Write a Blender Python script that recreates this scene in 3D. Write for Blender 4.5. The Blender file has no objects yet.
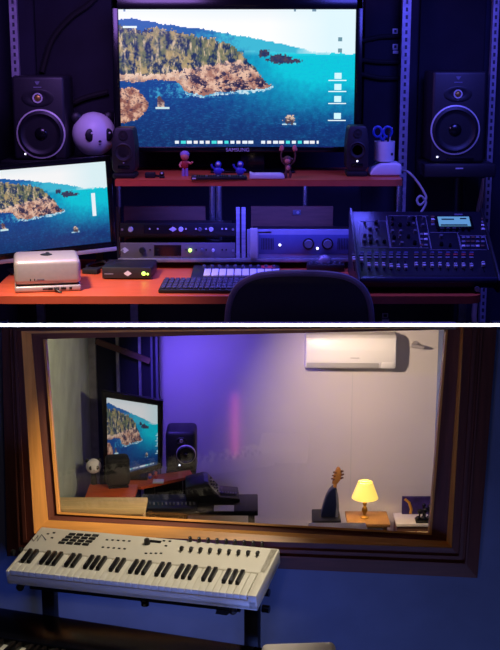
import bpy, bmesh, math, random
from mathutils import Vector, Matrix, noise
random.seed(7)
sc = bpy.context.scene
COL = sc.collection
PI = math.pi
R = math.radians

# ------------------------------------------------------------------ camera
F = 1200.0
PITCH = math.atan(275 / F)
CAM = Vector((0, 0, 2.8))
FW = Vector((0, math.cos(PITCH), -math.sin(PITCH)))
UP = Vector((0, math.sin(PITCH), math.cos(PITCH)))
RT = Vector((1, 0, 0))
cd = bpy.data.cameras.new('camera'); cam = bpy.data.objects.new('camera', cd); COL.objects.link(cam)
cam.location = CAM; cam.rotation_euler = (PI / 2 - PITCH, 0, 0)
cd.sensor_fit = 'VERTICAL'; cd.sensor_height = 36; cd.lens = F / 650 * 36
cd.clip_start = 0.05; cd.clip_end = 60
sc.camera = cam


def ray(px, py):
    return FW + RT * ((px - 250) / F) + UP * ((325 - py) / F)


def P(px, py, Y):
    d = ray(px, py); return CAM + d * (Y / d.y)


def PZ(px, py, z):
    d = ray(px, py); return CAM + d * ((z - CAM.z) / d.z)


def PP(px, py, o, n):
    d = ray(px, py); return CAM + d * ((o - CAM).dot(n) / d.dot(n))


def mpp(p):
    return (p - CAM).dot(FW) / F


# ------------------------------------------------------------------ materials
def lin(c):
    c = c / 255.0
    return c / 12.92 if c <= 0.04045 else ((c + 0.055) / 1.055) ** 2.4


def L3(c):
    return (lin(c[0]), lin(c[1]), lin(c[2]), 1)


def mat(name, c, rough=0.5, metal=0.0, var=0.12, scale=12.0, stretch=None, emit=None, es=0.0, bump=0.0, coat=0.0, detail=4.0):
    m = bpy.data.materials.new(name); m.use_nodes = True
    nt = m.node_tree; b = nt.nodes['Principled BSDF']
    b.inputs['Roughness'].default_value = rough; b.inputs['Metallic'].default_value = metal
    b.inputs['Coat Weight'].default_value = coat
    tc = nt.nodes.new('ShaderNodeTexCoord'); mp = nt.nodes.new('ShaderNodeMapping')
    nt.links.new(tc.outputs['Object'], mp.inputs['Vector'])
    if stretch: mp.inputs['Scale'].default_value = stretch
    nz = nt.nodes.new('ShaderNodeTexNoise'); nz.inputs['Scale'].default_value = scale; nz.inputs['Detail'].default_value = detail
    nt.links.new(mp.outputs['Vector'], nz.inputs['Vector'])
    rp = nt.nodes.new('ShaderNodeValToRGB')
    a = L3(c)
    rp.color_ramp.elements[0].position = 0.3; rp.color_ramp.elements[1].position = 0.7
    rp.color_ramp.elements[0].color = tuple(x * (1 - var) for x in a[:3]) + (1,)
    rp.color_ramp.elements[1].color = tuple(min(1, x * (1 + var)) for x in a[:3]) + (1,)
    nt.links.new(nz.outputs['Fac'], rp.inputs['Fac']); nt.links.new(rp.outputs['Color'], b.inputs['Base Color'])
    if bump:
        bp = nt.nodes.new('ShaderNodeBump'); bp.inputs['Strength'].default_value = bump; bp.inputs['Distance'].default_value = 0.004
        nt.links.new(nz.outputs['Fac'], bp.inputs['Height']); nt.links.new(bp.outputs['Normal'], b.inputs['Normal'])
    if emit:
        b.inputs['Emission Color'].default_value = L3(emit); b.inputs['Emission Strength'].default_value = es
    return m


def screen_mat(name, es):
    m = bpy.data.materials.new(name); m.use_nodes = True
    nt = m.node_tree; b = nt.nodes['Principled BSDF']
    at = nt.nodes.new('ShaderNodeAttribute'); at.attribute_name = 'Col'
    b.inputs['Base Color'].default_value = (0.01, 0.01, 0.012, 1); b.inputs['Roughness'].default_value = 0.35
    nt.links.new(at.outputs['Color'], b.inputs['Emission Color']); b.inputs['Emission Strength'].default_value = es
    return m


M = {}
M['desk'] = mat('red_orange_laminate', (206, 92, 54), 0.38, var=0.10, scale=6, stretch=(1, 6, 6))
M['edge'] = mat('red_edge_band', (205, 92, 66), 0.35, var=0.06)
M['black'] = mat('black_plastic', (20, 20, 24), 0.5, var=0.2)
M['blackgloss'] = mat('gloss_black_plastic', (12, 12, 16), 0.22, var=0.2)
M['blackrub'] = mat('black_rubber', (15, 15, 17), 0.8, var=0.2, bump=0.1, scale=60)
M['spk'] = mat('speaker_cabinet_black', (31, 30, 36), 0.5, var=0.15, bump=0.05, scale=80)
M['cone'] = mat('speaker_cone_grey', (20, 20, 26), 0.5, var=0.2, scale=30)
M['ring'] = mat('pale_grey_ring', (205, 202, 200), 0.4, 0.1, var=0.1)
M['silver'] = mat('silver_aluminium', (174, 168, 170), 0.38, 0.25, var=0.04, scale=40)
M['steel'] = mat('galvanised_steel', (150, 150, 160), 0.42, 0.55, var=0.2, scale=25)
M['chrome'] = mat('chrome_tube', (170, 170, 178), 0.22, 0.85, var=0.1)
M['white'] = mat('white_plastic', (222, 220, 224), 0.42, var=0.03)
M['cream'] = mat('off_white_keyboard_shell', (232, 226, 208), 0.45, var=0.03)
M['navywall'] = mat('navy_dark_wall', (28, 28, 50), 0.8, var=0.25, scale=3, bump=0.1)
M['panel'] = mat('dark_acoustic_panel', (26, 26, 40), 0.9, var=0.25, scale=5, bump=0.2)
M['floor'] = mat('dark_floor', (38, 36, 42), 0.6, var=0.2, scale=5)
M['brownboard'] = mat('brown_board', (96, 64, 50), 0.7, var=0.2, scale=6, stretch=(1, 8, 8))
M['leather'] = mat('black_leather', (26, 24, 26), 0.48, var=0.2, scale=40, bump=0.15)
M['rimhighlight'] = mat('highlight_grey_leather_piping', (132, 122, 128), 0.42, var=0.15)  # highlight along the chair rim put into the piping colour
M['led'] = mat('white_led', (255, 255, 255), emit=(235, 235, 255), es=2.5)
M['greenled'] = mat('green_led', (200, 255, 120), emit=(190, 255, 90), es=2.2)
M['cyanlcd'] = mat('cyan_lcd', (60, 110, 130), 0.3, emit=(120, 190, 215), es=0.55)
M['greyrack'] = mat('grey_rack_face', (116, 110, 122), 0.4, 0.35, var=0.06)
M['amp'] = mat('silver_amp_face', (150, 152, 180), 0.38, 0.4, var=0.06)
M['amppanel'] = mat('blue_grey_amp_panel', (84, 90, 140), 0.42, 0.3, var=0.08)
M['darkglass'] = mat('dark_display', (16, 14, 20), 0.15, var=0.1)
M['pad'] = mat('white_pad_rubber', (225, 225, 232), 0.5, var=0.03)
M['print'] = mat('pale_print', (205, 205, 215), 0.5, var=0.03)
M['line'] = mat('grey_line_print', (110, 112, 130), 0.5, var=0.03)
M['mixer'] = mat('mixer_dark_metal', (26, 27, 38), 0.42, 0.2, var=0.15)
M['mixedge'] = mat('mixer_blue_grey_lip', (52, 54, 84), 0.35, 0.3, var=0.1)
M['fadercap'] = mat('light_fader_cap', (190, 192, 205), 0.45, var=0.04)
M['knobgrey'] = mat('grey_knob', (86, 88, 104), 0.45, var=0.06)
M['pinkskin'] = mat('pink_toy_skin', (220, 130, 110), 0.5, var=0.05)
M['brownfur'] = mat('brown_toy_body', (92, 52, 40), 0.6, var=0.2, scale=60)
M['redtoy'] = mat('red_toy_cloth', (176, 48, 52), 0.5, var=0.1)
M['lilac'] = mat('lilac_toy_hair', (150, 120, 190), 0.5, var=0.1)
M['bluetoy'] = mat('blue_toy_body', (48, 64, 190), 0.45, var=0.1)
M['scissors'] = mat('blue_scissor_handle', (40, 70, 170), 0.4, var=0.05)
M['cable'] = mat('pale_cable', (200, 190, 180), 0.5, var=0.04)
M['rope'] = mat('tan_conduit', (190, 160, 140), 0.6, var=0.15)
M['woodd'] = mat('dark_red_brown_wood', (100, 48, 30), 0.6, var=0.25, scale=5, stretch=(14, 14, 1.2), bump=0.05)
M['woodh'] = mat('dark_red_brown_wood_level', (100, 48, 30), 0.6, var=0.25, scale=5, stretch=(1.2, 14, 14), bump=0.05)
M['litgold'] = mat('lit_varnished_golden_wood', (214, 150, 76), 0.35, var=0.12, scale=5, stretch=(12, 12, 1))  # lighter varnished wood, with the warm light on the beads put into its colour
M['litgoldh'] = mat('lit_varnished_golden_wood_level', (214, 150, 76), 0.35, var=0.12, scale=5, stretch=(1, 12, 12))
M['bluewall'] = mat('blue_painted_wall', (112, 124, 158), 0.75, var=0.16, scale=3.5, bump=0.05)
M['plaster'] = mat('pale_plaster_wall', (205, 198, 196), 0.85, var=0.04, scale=2.5, bump=0.03)
M['greywall'] = mat('grey_green_render', (160, 172, 162), 0.85, var=0.16, scale=6, bump=0.1)
M['whitepaint'] = mat('white_painted_board', (250, 250, 250), 0.7, var=0.0)
M['ivory'] = mat('white_key', (240, 236, 220), 0.35, var=0.02)
M['ebony'] = mat('black_key', (14, 14, 16), 0.35, var=0.1)
M['brass'] = mat('old_brass', (190, 150, 70), 0.35, 0.7, var=0.15, scale=30)
M['shade'] = mat('lit_yellow_lampshade', (250, 225, 130), 0.7, var=0.03, emit=(255, 214, 90), es=1.0)
M['lightwood'] = mat('light_pine', (228, 196, 140), 0.5, var=0.12, scale=5, stretch=(1, 12, 12))
M['tabletop'] = mat('honey_wood', (158, 112, 58), 0.45, var=0.12, scale=5, stretch=(1, 10, 10))
M['paint'] = mat('dark_violet_picture', (50, 34, 96), 0.5, var=0.6, scale=18)
M['yellowp'] = mat('yellow_picture_stroke', (210, 150, 40), 0.5, var=0.1)
M['guitarblue'] = mat('navy_guitar_body', (24, 30, 56), 0.3, var=0.2)
M['tan'] = mat('tan_headstock', (176, 120, 62), 0.45, var=0.2, scale=20)
M['pale'] = mat('pale_tabletop', (226, 216, 205), 0.5, var=0.03)
M['acwhite'] = mat('white_ac_shell', (240, 238, 236), 0.35, var=0.015)
M['acgrey'] = mat('grey_ac_flap', (190, 188, 188), 0.4, var=0.03)


def slotted(name, c):
    m = mat(name, c, 0.45, 0.35, var=0.2, scale=25)
    nt = m.node_tree; b = nt.nodes['Principled BSDF']; src = b.inputs['Base Color'].links[0].from_socket
    tc = nt.nodes.new('ShaderNodeTexCoord'); wv = nt.nodes.new('ShaderNodeTexWave'); wv.bands_direction = 'Z'; wv.inputs['Scale'].default_value = 6.3
    sx = nt.nodes.new('ShaderNodeSeparateXYZ'); ab = nt.nodes.new('ShaderNodeMath'); ab.operation = 'ABSOLUTE'; lt = nt.nodes.new('ShaderNodeMath'); lt.operation = 'LESS_THAN'; lt.inputs[1].default_value = 0.008
    gt = nt.nodes.new('ShaderNodeMath'); gt.operation = 'GREATER_THAN'; gt.inputs[1].default_value = 0.45; mu = nt.nodes.new('ShaderNodeMath'); mu.operation = 'MULTIPLY'
    mx = nt.nodes.new('ShaderNodeMixRGB'); mx.inputs['Color2'].default_value = L3((64, 64, 74))
    nt.links.new(tc.outputs['Object'], wv.inputs['Vector']); nt.links.new(tc.outputs['Object'], sx.inputs[0]); nt.links.new(sx.outputs['X'], ab.inputs[0]); nt.links.new(ab.outputs[0], lt.inputs[0])
    nt.links.new(wv.outputs['Fac'], gt.inputs[0]); nt.links.new(gt.outputs[0], mu.inputs[0]); nt.links.new(lt.outputs[0], mu.inputs[1])
    nt.links.new(mu.outputs[0], mx.inputs['Fac']); nt.links.new(src, mx.inputs['Color1']); nt.links.new(mx.outputs['Color'], b.inputs['Base Color'])
    return m


M['slotted'] = slotted('slotted_steel', (176, 172, 186))
M['slotted_violet'] = mat('violet_grey_rail', (150, 152, 180), 0.4, 0.3, var=0.3, scale=20, stretch=(0.1, 0.1, 1.6))

# ------------------------------------------------------------------ mesh builder
class MB:
    def __init__(s): s.bm = bmesh.new()

    def _merge(s, t, mtx=None):
        if mtx is not None: bmesh.ops.transform(t, matrix=mtx, verts=t.verts)
        me = bpy.data.meshes.new('t'); t.to_mesh(me); t.free(); s.bm.from_mesh(me); bpy.data.meshes.remove(me)
        return s

    def box(s, c, d, bev=0.0, seg=2, rot=None):
        t = bmesh.new(); bmesh.ops.create_cube(t, size=1)
        bmesh.ops.transform(t, matrix=Matrix.Diagonal((d[0], d[1], d[2], 1)), verts=t.verts)
        if bev > 0:
            bmesh.ops.bevel(t, geom=list(t.edges), offset=min(bev, min(d) * 0.49), segments=seg, profile=0.5, affect='EDGES')
        m = Matrix.Translation(Vector(c))
        if rot is not None: m = m @ rot
        return s._merge(t, m)

    def cyl(s, p0, p1, r0, r1=None, seg=20):
        p0, p1 = Vector(p0), Vector(p1); r1 = r0 if r1 is None else r1
        t = bmesh.new(); v = p1 - p0
        bmesh.ops.create_cone(t, cap_ends=True, segments=seg, radius1=r0, radius2=r1, depth=v.length)
        q = Vector((0, 0, 1)).rotation_difference(v.normalized()).to_matrix().to_4x4()
        return s._merge(t, Matrix.Translation((p0 + p1) / 2) @ q)

    def sph(s, c, r, u=24, v=14):
        if not hasattr(r, '__len__'): r = (r, r, r)
        t = bmesh.new(); bmesh.ops.create_uvsphere(t, u_segments=u, v_segments=v, radius=1)
        return s._merge(t, Matrix.Translation(Vector(c)) @ Matrix.Diagonal((r[0], r[1], r[2], 1)))

    def tube(s, pts, r, seg=8):
        pts = [Vector(p) for p in pts]; t = bmesh.new(); rings = []
        n = len(pts); prev = None
        for i, p in enumerate(pts):
            d = (pts[min(i + 1, n - 1)] - pts[max(i - 1, 0)]).normalized()
            a = d.orthogonal().normalized() if prev is None else (prev - d * prev.dot(d)).normalized()
            prev = a; b = d.cross(a)
            rings.append([t.verts.new(p + (a * math.cos(2 * PI * k / seg) + b * math.sin(2 * PI * k / seg)) * r) for k in range(seg)])
        for i in range(n - 1):
            for k in range(seg):
                t.faces.new((rings[i][k], rings[i][(k + 1) % seg], rings[i + 1][(k + 1) % seg], rings[i + 1][k]))
        t.faces.new(rings[0][::-1]); t.faces.new(rings[-1])
        return s._merge(t)

    def lathe(s, prof, mtx=None, seg=32, close=False):
        """profile of (radius, z), spun about local z"""
        t = bmesh.new(); rings = []
        for r, z in prof:
            rings.append([t.verts.new((r * math.cos(2 * PI * k / seg), r * math.sin(2 * PI * k / seg), z)) for k in range(seg)])
        m = len(rings)
        for i in range(m if close else m - 1):
            a, b = rings[i], rings[(i + 1) % m]
            for k in range(seg):
                t.faces.new((a[k], a[(k + 1) % seg], b[(k + 1) % seg], b[k]))
        if not close:
            t.faces.new(rings[0][::-1]); t.faces.new(rings[-1])
        return s._merge(t, mtx)

    def prism(s, poly, vec, bev=0.0, seg=2):
        """poly: list of 3D points (planar), extruded by vec"""
        t = bmesh.new(); vec = Vector(vec)
        a = [t.verts.new(Vector(p)) for p in poly]; b = [t.verts.new(Vector(p) + vec) for p in poly]
        n = len(a)
        t.faces.new(a[::-1]); t.faces.new(b)
        for i in range(n): t.faces.new((a[i], a[(i + 1) % n], b[(i + 1) % n], b[i]))
        bmesh.ops.recalc_face_normals(t, faces=t.faces)
        if bev > 0: bmesh.ops.bevel(t, geom=list(t.edges), offset=bev, segments=seg, profile=0.5, affect='EDGES')
        return s._merge(t)

    def hexa(s, q0, q1):
        """solid between two quads (front, back), each four points in the same order"""
        t = bmesh.new(); a = [t.verts.new(Vector(p)) for p in q0]; b = [t.verts.new(Vector(p)) for p in q1]
        t.faces.new(a); t.faces.new(b[::-1])
        for i in range(4): t.faces.new((a[i], b[i], b[(i + 1) % 4], a[(i + 1) % 4]))
        bmesh.ops.recalc_face_normals(t, faces=t.faces)
        return s._merge(t)


def obj(name, mb, m, parent=None, world=False, smooth=True):
    me = bpy.data.meshes.new(name)
    bm = mb.bm
    if world and parent is not None:
        bmesh.ops.transform(bm, matrix=parent_matrix(parent).inverted(), verts=bm.verts)
    bmesh.ops.recalc_face_normals(bm, faces=bm.faces)
    bm.to_mesh(me); bm.free()
    me.materials.append(m if not isinstance(m, str) else M[m])
    if smooth:
        me.shade_smooth(); me.set_sharp_from_angle(angle=R(38))
    o = bpy.data.objects.new(name, me); COL.objects.link(o)
    if parent is not None: o.parent = parent
    return o


def parent_matrix(o):
    m = o.matrix_basis.copy()
    while o.parent is not None:
        o = o.parent; m = o.matrix_basis @ m
    return m


def tag(o, label, cat, group=None):
    o['label'] = label; o['category'] = cat
    if group: o['group'] = group
    return o


def thing(name, label, cat, loc=(0, 0, 0), rz=0.0, group=None, rx=0.0, ry=0.0):
    o = bpy.data.objects.new(name, None); COL.objects.link(o)
    o.location = loc; o.rotation_euler = (R(rx), R(ry), R(rz)); o.empty_display_size = 0.1
    return tag(o, label, cat, group)


def struct(name, mb, m, parent=None):
    o = obj(name, mb, m, parent, world=True)
    if parent is None: o['kind'] = 'structure'
    return o


def text_mesh(body, size, depth=0.002):
    c = bpy.data.curves.new('t', 'FONT'); c.body = body; c.size = size; c.extrude = depth / 2; c.align_x = 'CENTER'; c.align_y = 'CENTER'
    c.resolution_u = 3
    o = bpy.data.objects.new('t', c); COL.objects.link(o)
    bpy.context.view_layer.update()
    me = bpy.data.meshes.new_from_object(o.evaluated_get(bpy.context.evaluated_depsgraph_get()))
    bpy.data.objects.remove(o); bpy.data.curves.remove(c)
    b = MB(); b.bm.from_mesh(me); bpy.data.meshes.remove(me)
    bmesh.ops.transform(b.bm, matrix=Matrix.Rotation(PI / 2, 4, 'X'), verts=b.bm.verts)     # stands up, faces -Y
    return b


RXF = Matrix.Rotation(PI / 2, 4, 'X')      # lathe axis z -> -y (towards the viewer)


# ------------------------------------------------------------------ the picture on the screens (a coast)
def pw(pts, x):
    if x <= pts[0][0]: return pts[0][1]
    for (a, b), (c, d) in zip(pts, pts[1:]):
        if x <= c: return b + (d - b) * (x - a) / (c - a)
    return pts[-1][1]


def mix(a, b, t):
    t = max(0.0, min(1.0, t)); return tuple(a[i] + (b[i] - a[i]) * t for i in range(3))


def nz(x, y, s, o=4):
    return noise.fractal(Vector((x * s, y * s, 3.7)), 0.6, 2.0, o)


RIDGE = [(121, 20), (133, 18), (150, 21), (165, 24), (185, 27), (215, 31), (225, 33), (250, 37), (275, 42), (300, 48), (312, 52), (360, 54)]
FOREST = [(121, 25), (145, 29), (165, 28), (190, 35), (215, 39), (230, 43), (243, 54), (252, 62), (262, 75), (273, 85)]
CLIFF = [(121, 72), (150, 75), (185, 69), (205, 66), (225, 62), (240, 60), (252, 66), (272, 84)]
SHORE = [(121, 80), (140, 82), (152, 78), (180, 81), (186, 90), (200, 94), (215, 92), (235, 90), (255, 88), (270, 86), (274, 84)]


def coast(u, v, icons=True):
    x = 121 + 234 * u; y = 10 + 136 * v
    if icons:
        if 175 < x < 320 and 139.8 < y < 143.4 and (x - 175) % 6.2 < 4.4:
            k = int((x - 175) / 6.2)
            if k != 13: return [(235, 245, 255), (235, 245, 255), (70, 225, 225), (240, 240, 245)][(k * 7 // 3) % 4]
        for yy in (75, 86, 98, 115):
            if abs(x - 338.5) < 3.2 and abs(y - yy) < 2.8: return (210, 250, 255)
            if abs(x - 338) < 9.5 and abs(y - yy - 4.6) < 0.9: return (240, 255, 255)
        for yy in (39, 50):
            if abs(x - 340) < 2.2 and abs(y - yy) < 1.8: return (110, 150, 160)
        if y < 12.5 and (abs(x - 295) < 1.5 or abs(x - 314) < 2 or abs(x - 127) < 1): return (120, 150, 170)
        if 125 < x < 139 and 26.4 < y < 27.8: return (235, 250, 250)
    n1 = nz(x, y, 0.05); n2 = nz(x + 90, y, 0.16); n3 = nz(x, y + 50, 0.4)
    yr = pw(RIDGE, x) + n2 * 1.2; yf = pw(FOREST, x) + n2 * 2.5 + n3 * 2; yc = pw(CLIFF, x) + n2 * 3; ys = pw(SHORE, x) + n2 * 1.6
    if y < yr:
        return mix(mix((238, 247, 250), (255, 255, 255), (y - 10) / 14), (226, 248, 252), (x - 270) / 60)
    rock = mix(mix((232, 190, 164), (160, 110, 96), 0.45 + n2 * 1.1), (36, 34, 66), (n3 * 0.7 + nz(x * 0.8, y * 1.5, 0.11) * 1.3 + 0.06) * 1.7)
    if x < 274.5 and yf < y < ys:
        if y < yc:
            n4 = nz(x * 1.6, y * 0.55, 0.13)
            g = mix((182, 158, 112), (104, 112, 84), 0.5 + n1 * 1.2)
            g = mix(g, (22, 46, 84), 0.36 + n2 * 1.3 + n4 * 0.9 + 0.35 * n3)
            return mix(g, (216, 190, 156), (nz(x * 2.0 + 7, y * 0.6, 0.16) - 0.12) * 1.6)
        top = mix((240, 208, 184), (196, 150, 124), n2 + 0.3)
        return mix(top, rock, (y - yc) / max(1, ys - yc) * 0.8 - 0.15 + (0.75 if x > 188 + n2 * 6 else 0))
    if x < 150 + n2 * 2:
        t = pw([(121, 88), (133, 86), (142, 92), (149, 102)], x) + n2 * 1.5; b = pw([(121, 122), (136, 120), (145, 112), (150, 103)], x) + n2 * 1.5
        if t < y < b: return mix(mix((224, 178, 150), (140, 88, 74), 0.4 + n2 * 1.2), (60, 40, 60), n3 * 1.3 - 0.1)
    if abs(x - 161.5) < 3.6 + n3 and 94 + abs(x - 160) * 1.4 < y < 106: return mix((90, 66, 74), (214, 190, 170), (y - 100) / 7 + n3)
    if abs(x - 163) < 7 and 105.5 < y < 108.5: return (200, 230, 235)
    for cx, cy, rx, ry in ((281, 58.5, 13, 4.6), (264.5, 53, 5.5, 3.6), (287, 60.5, 16, 2.6)):
        if ((x - cx) / rx) ** 2 + ((y - cy) / ry) ** 2 < 1 + n3 * 0.9: return mix((34, 52, 92), (86, 70, 80), n3 + 0.3)
    if ((x - 290) / 5.2) ** 2 + ((y - 118.5) / 4.4) ** 2 < 1 + n3: return mix((70, 60, 70), (215, 190, 170), 0.6 - (y - 117) / 5 + n3)
    if y < 50 + max(0, (x - 246)) * 0.05 and x < 330:
        return mix(mix((26, 96, 170), (60, 186, 214), (x - 190) / 50 + n2 * 0.5), (216, 246, 250), (x - 285) / 40 + n1 * 0.4)
    # sea
    t = max(0.0, min(1, (x - 205) / 95)) * max(0.0, min(1, (128 - y) / 62))
    deep = mix((10, 66, 140), (8, 46, 104), (y - 85) / 55)
    c = mix(deep, (0, 200, 218), t * 1.25 + n2 * 0.12)
    c = mix(c, (150, 236, 244), (56 - y) / 10 if x > 245 else 0)
    if x < 274 and ys < y < ys + 3.2 and x > 186: c = mix(c, (205, 230, 238), 0.8 + n3)
    if 150 < x < 222 and 82 < y < 97: c = mix(c, (60, 160, 200), 0.25 + n2 * 1.2)
    if abs(x - 290) < 7 and 121.5 < y < 124.5: c = mix(c, (200, 230, 240), 0.5 + n3)
    return mix(c, (60, 160, 220), max(0, nz(x, y * 3.2, 0.3)) * 0.28)


def screen_mesh(name, corners, nx, ny, m, parent, crop=(0, 0, 1, 1), icons=True, extra=None):
    """a picture sheet: corners TL TR BR BL in the parent's own space"""
    tl, tr, br, bl = [Vector(c) for c in corners]
    vs = []; cols = []
    for j in range(ny + 1):
        for i in range(nx + 1):
            u, v = i / nx, j / ny
            vs.append((tl * (1 - u) + tr * u) * (1 - v) + (bl * (1 - u) + br * u) * v)
    fs = []; fc = []
    for j in range(ny):
        for i in range(nx):
            a = j * (nx + 1) + i
            fs.append((a, a + nx + 1, a + nx + 2, a + 1))
            u, v = (i + 0.5) / nx, (j + 0.5) / ny
            c = extra(u, v) if extra else None
            if c is None: c = coast(crop[0] + (crop[2] - crop[0]) * u, crop[1] + (crop[3] - crop[1]) * v, icons)
            fc.append(L3(tuple(max(0, min(255, q)) for q in c)))
    me = bpy.data.meshes.new(name); me.from_pydata(vs, [], fs)
    ca = me.color_attributes.new('Col', 'FLOAT_COLOR', 'CORNER')
    buf = []
    for c in fc: buf.extend(c * 4)
    ca.data.foreach_set('color', buf)
    me.materials.append(m); me.update()
    o = bpy.data.objects.new(name, me); COL.objects.link(o); o.parent = parent
    return o


# =====================================================================================================
#                                       UPPER ROOM : THE CONTROL DESK
# =====================================================================================================
FZ = 0.40                       # its floor
DZ = 1.392                      # desk top
SZ = 2.00                       # shelf top
WALLY = 8.62
b = MB(); b.box((0, 7.5, FZ - 0.05), (4.4, 2.44, 0.1)); struct('floor', b, 'floor')
b = MB(); b.box((0, WALLY + 0.05, 1.95), (4.4, 0.1, 3.1)); struct('wall_back', b, 'navywall')
b = MB(); b.box((-2.15, 7.5, 1.95), (0.1, 2.24, 3.1)); struct('wall_left', b, 'navywall')
b = MB(); b.box((2.15, 7.5, 1.95), (0.1, 2.24, 3.1)); struct('wall_right', b, 'navywall')
b = MB(); b.box((0, 7.5, 3.55), (4.4, 2.44, 0.1)); struct('ceiling', b, 'navywall')


def at_wall(px, py): return P(px, py, WALLY)


# dark panels on the wall
for (x0, x1, lab) in ((40, 112, 'dark fabric acoustic panel on the wall between the left steel post and the television'),
                      (362, 400, 'dark fabric acoustic panel on the wall right of the television, behind two sockets'),
                      (416, 486, 'dark fabric acoustic panel on the wall behind the right studio monitor')):
    a, c = at_wall(x0, 128), at_wall(x1, -14)
    b = MB(); b.box(((a.x + c.x) / 2, WALLY - 0.027, FZ + 1.45), (c.x - a.x, 0.05, 2.9), 0.012)
    tag(obj('acoustic_panel', b, 'panel'), lab, 'panel', 'acoustic panels on the control room wall')


def slotted_post(px_top, px_w, Y, label, slots=True):
    p = P(px_top, 60, Y); w = px_w * mpp(p)
    t = thing('steel_post', label, 'post', (p.x, Y, FZ), group='slotted steel posts of the equipment rack')
    b = MB(); h = 3.1 - 0.005
    b.box((0, 0, h / 2), (w, 0.006, h)); b.box((-w / 2 + 0.003, 0.03, h / 2), (0.006, 0.06, h)); b.box((w / 2 - 0.003, 0.02, h / 2), (0.006, 0.04, h))
    obj('rail', b, M['slotted'], t)
    b = MB(); b.box((0, 0.0, 0.006), (w * 1.8, 0.11, 0.012)); obj('foot_plate', b, 'steel', t)
    return t


slotted_post(15, 7.5, 8.4, 'slotted steel post rising behind the left studio monitor')
slotted_post(405.5, 8.5, 8.42, 'slotted steel post standing between the white pen cup and the right studio monitor')
slotted_post(494, 6, 8.45, 'slotted steel post at the far right, right of the right studio monitor')

# cables on the wall
def wallcable(pts, r, label, m='blackrub'):
    q = [P(a, c, WALLY - 0.06 - r) for a, c in pts]
    b = MB(); b.tube(q, r); return tag(obj('wall_cable', b, m), label, 'cable', 'cables along the control room wall')


def arc(pts, n=8):
    """Catmull-Rom through pixel or space points"""
    out = []; P_ = [pts[0]] + list(pts) + [pts[-1]]
    for i in range(1, len(P_) - 2):
        for k in range(n):
            t = k / n
            out.append(tuple(0.5 * (2 * P_[i][j] + (P_[i + 1][j] - P_[i - 1][j]) * t + (2 * P_[i - 1][j] - 5 * P_[i][j] + 4 * P_[i + 1][j] - P_[i + 2][j]) * t * t
                                    + (-P_[i - 1][j] + 3 * P_[i][j] - 3 * P_[i + 1][j] + P_[i + 2][j]) * t ** 3) for j in range(len(pts[0]))))
    out.append(tuple(pts[-1])); return out


wallcable(arc([(98, -6), (88, 5), (70, 18), (52, 40), (42, 72)]), 0.022, 'thick black cable sagging down the wall above the panda head')
wallcable(arc([(68, 106), (85, 98), (108, 92)]), 0.02, 'short black cable crossing the wall just above the panda head')
wallcable(arc([(361, 41), (380, 37), (402, 36)]), 0.016, 'upper black cable between the television and the steel post')
wallcable(arc([(361, 60), (380, 62), (402, 62)]), 0.016, 'middle black cable between the television and the steel post')
wallcable(arc([(361, 74), (380, 78), (402, 78)]), 0.016, 'lower black cable between the television and the steel post')
for (y, lab) in ((33, 'upper white wall socket beside the steel post'), (48.5, 'lower white wall socket beside the steel post')):
    p = P(395, y, WALLY - 0.052); s = mpp(p)
    t = thing('wall_socket', lab, 'socket', p, group='white wall sockets')
    b = MB(); b.box((0, -0.006, 1.6 * s), (5.4 * s, 0.012, 5.6 * s), 0.002); obj('plate', b, 'white', t)
    b = MB(); b.box((0, -0.0135, 1.8 * s), (2.6 * s, 0.004, 2.8 * s)); obj('insert', b, 'black', t)
    b = MB(); b.box((0.6 * s, -0.006, -3.6 * s), (5.6 * s, 0.01, 3 * s), 0.001); obj('label_strip', b, 'white', t)

# ---- desk
DL = P(-14, 296, 6.9).x; DR = PZ(485, 298, DZ).x
t_desk = thing('studio_desk', 'red orange laminate studio desk holding the console, keyboard and mini computer', 'desk', ((DL + DR) / 2, 7.45, FZ))
yF, yB = 6.9, 8.17
poly = [(DL, yF), (DR - 0.09, yF)] + [(DR - 0.09 + 0.09 * math.sin(a), yF + 0.09 - 0.09 * math.cos(a)) for a in [R(k) for k in range(15, 91, 15)]] + [(DR, yB), (DL, yB)]
b = MB(); b.prism([(x, y, DZ - 0.008) for x, y in poly], (0, 0, 0.008)); obj('desk_top', b, 'desk', t_desk, True)
b = MB(); b.prism([(x, y, DZ - 0.046) for x, y in poly], (0, 0, 0.0378)); obj('edge_band', b, 'edge', t_desk, True)
for px in (33, 130, 243, 470):
    q = PZ(px, 300, DZ); x = q.x
    b = MB(); b.box((x, yF + 0.14, (FZ + DZ - 0.046) / 2), (0.045, 0.05, DZ - 0.046 - FZ)); b.box((x, yF + 0.14, FZ + 0.01), (0.07, 0.12, 0.02)); obj('leg', b, 'steel', t_desk, True)
for px in (33, 470):
    x = PZ(px, 300, DZ).x
    b = MB(); b.box((x, yB - 0.1, (FZ + DZ - 0.046) / 2), (0.045, 0.05, DZ - 0.046 - FZ)); obj('leg', b, 'steel', t_desk, True)
b = MB(); b.box(((DL + DR) / 2, yF + 0.42, 0.95), (DR - DL - 0.2, 0.02, 0.79)); obj('modesty_panel', b, 'black', t_desk, True)

# little things under the desk edge, right
for (px, py, lab) in ((385, 314, 'white socket plate on the dark panel under the right end of the desk'),):
    p = P(px, py + 4, yF + 0.405); s = mpp(p)
    t = thing('wall_socket', lab, 'socket', p)
    b = MB(); b.box((0, -0.004, 2.8 * s), (6 * s, 0.008, 5 * s), 0.002); obj('plate', b, 'white', t)
    b = MB(); b.box((0, -0.009, 2.8 * s), (3.4 * s, 0.003, 2.8 * s)); obj('insert', b, 'black', t)
    b = MB(); b.box((0.5 * s, -0.004, -2 * s), (7 * s, 0.008, 2.6 * s)); obj('label_strip', b, 'white', t)

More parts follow.
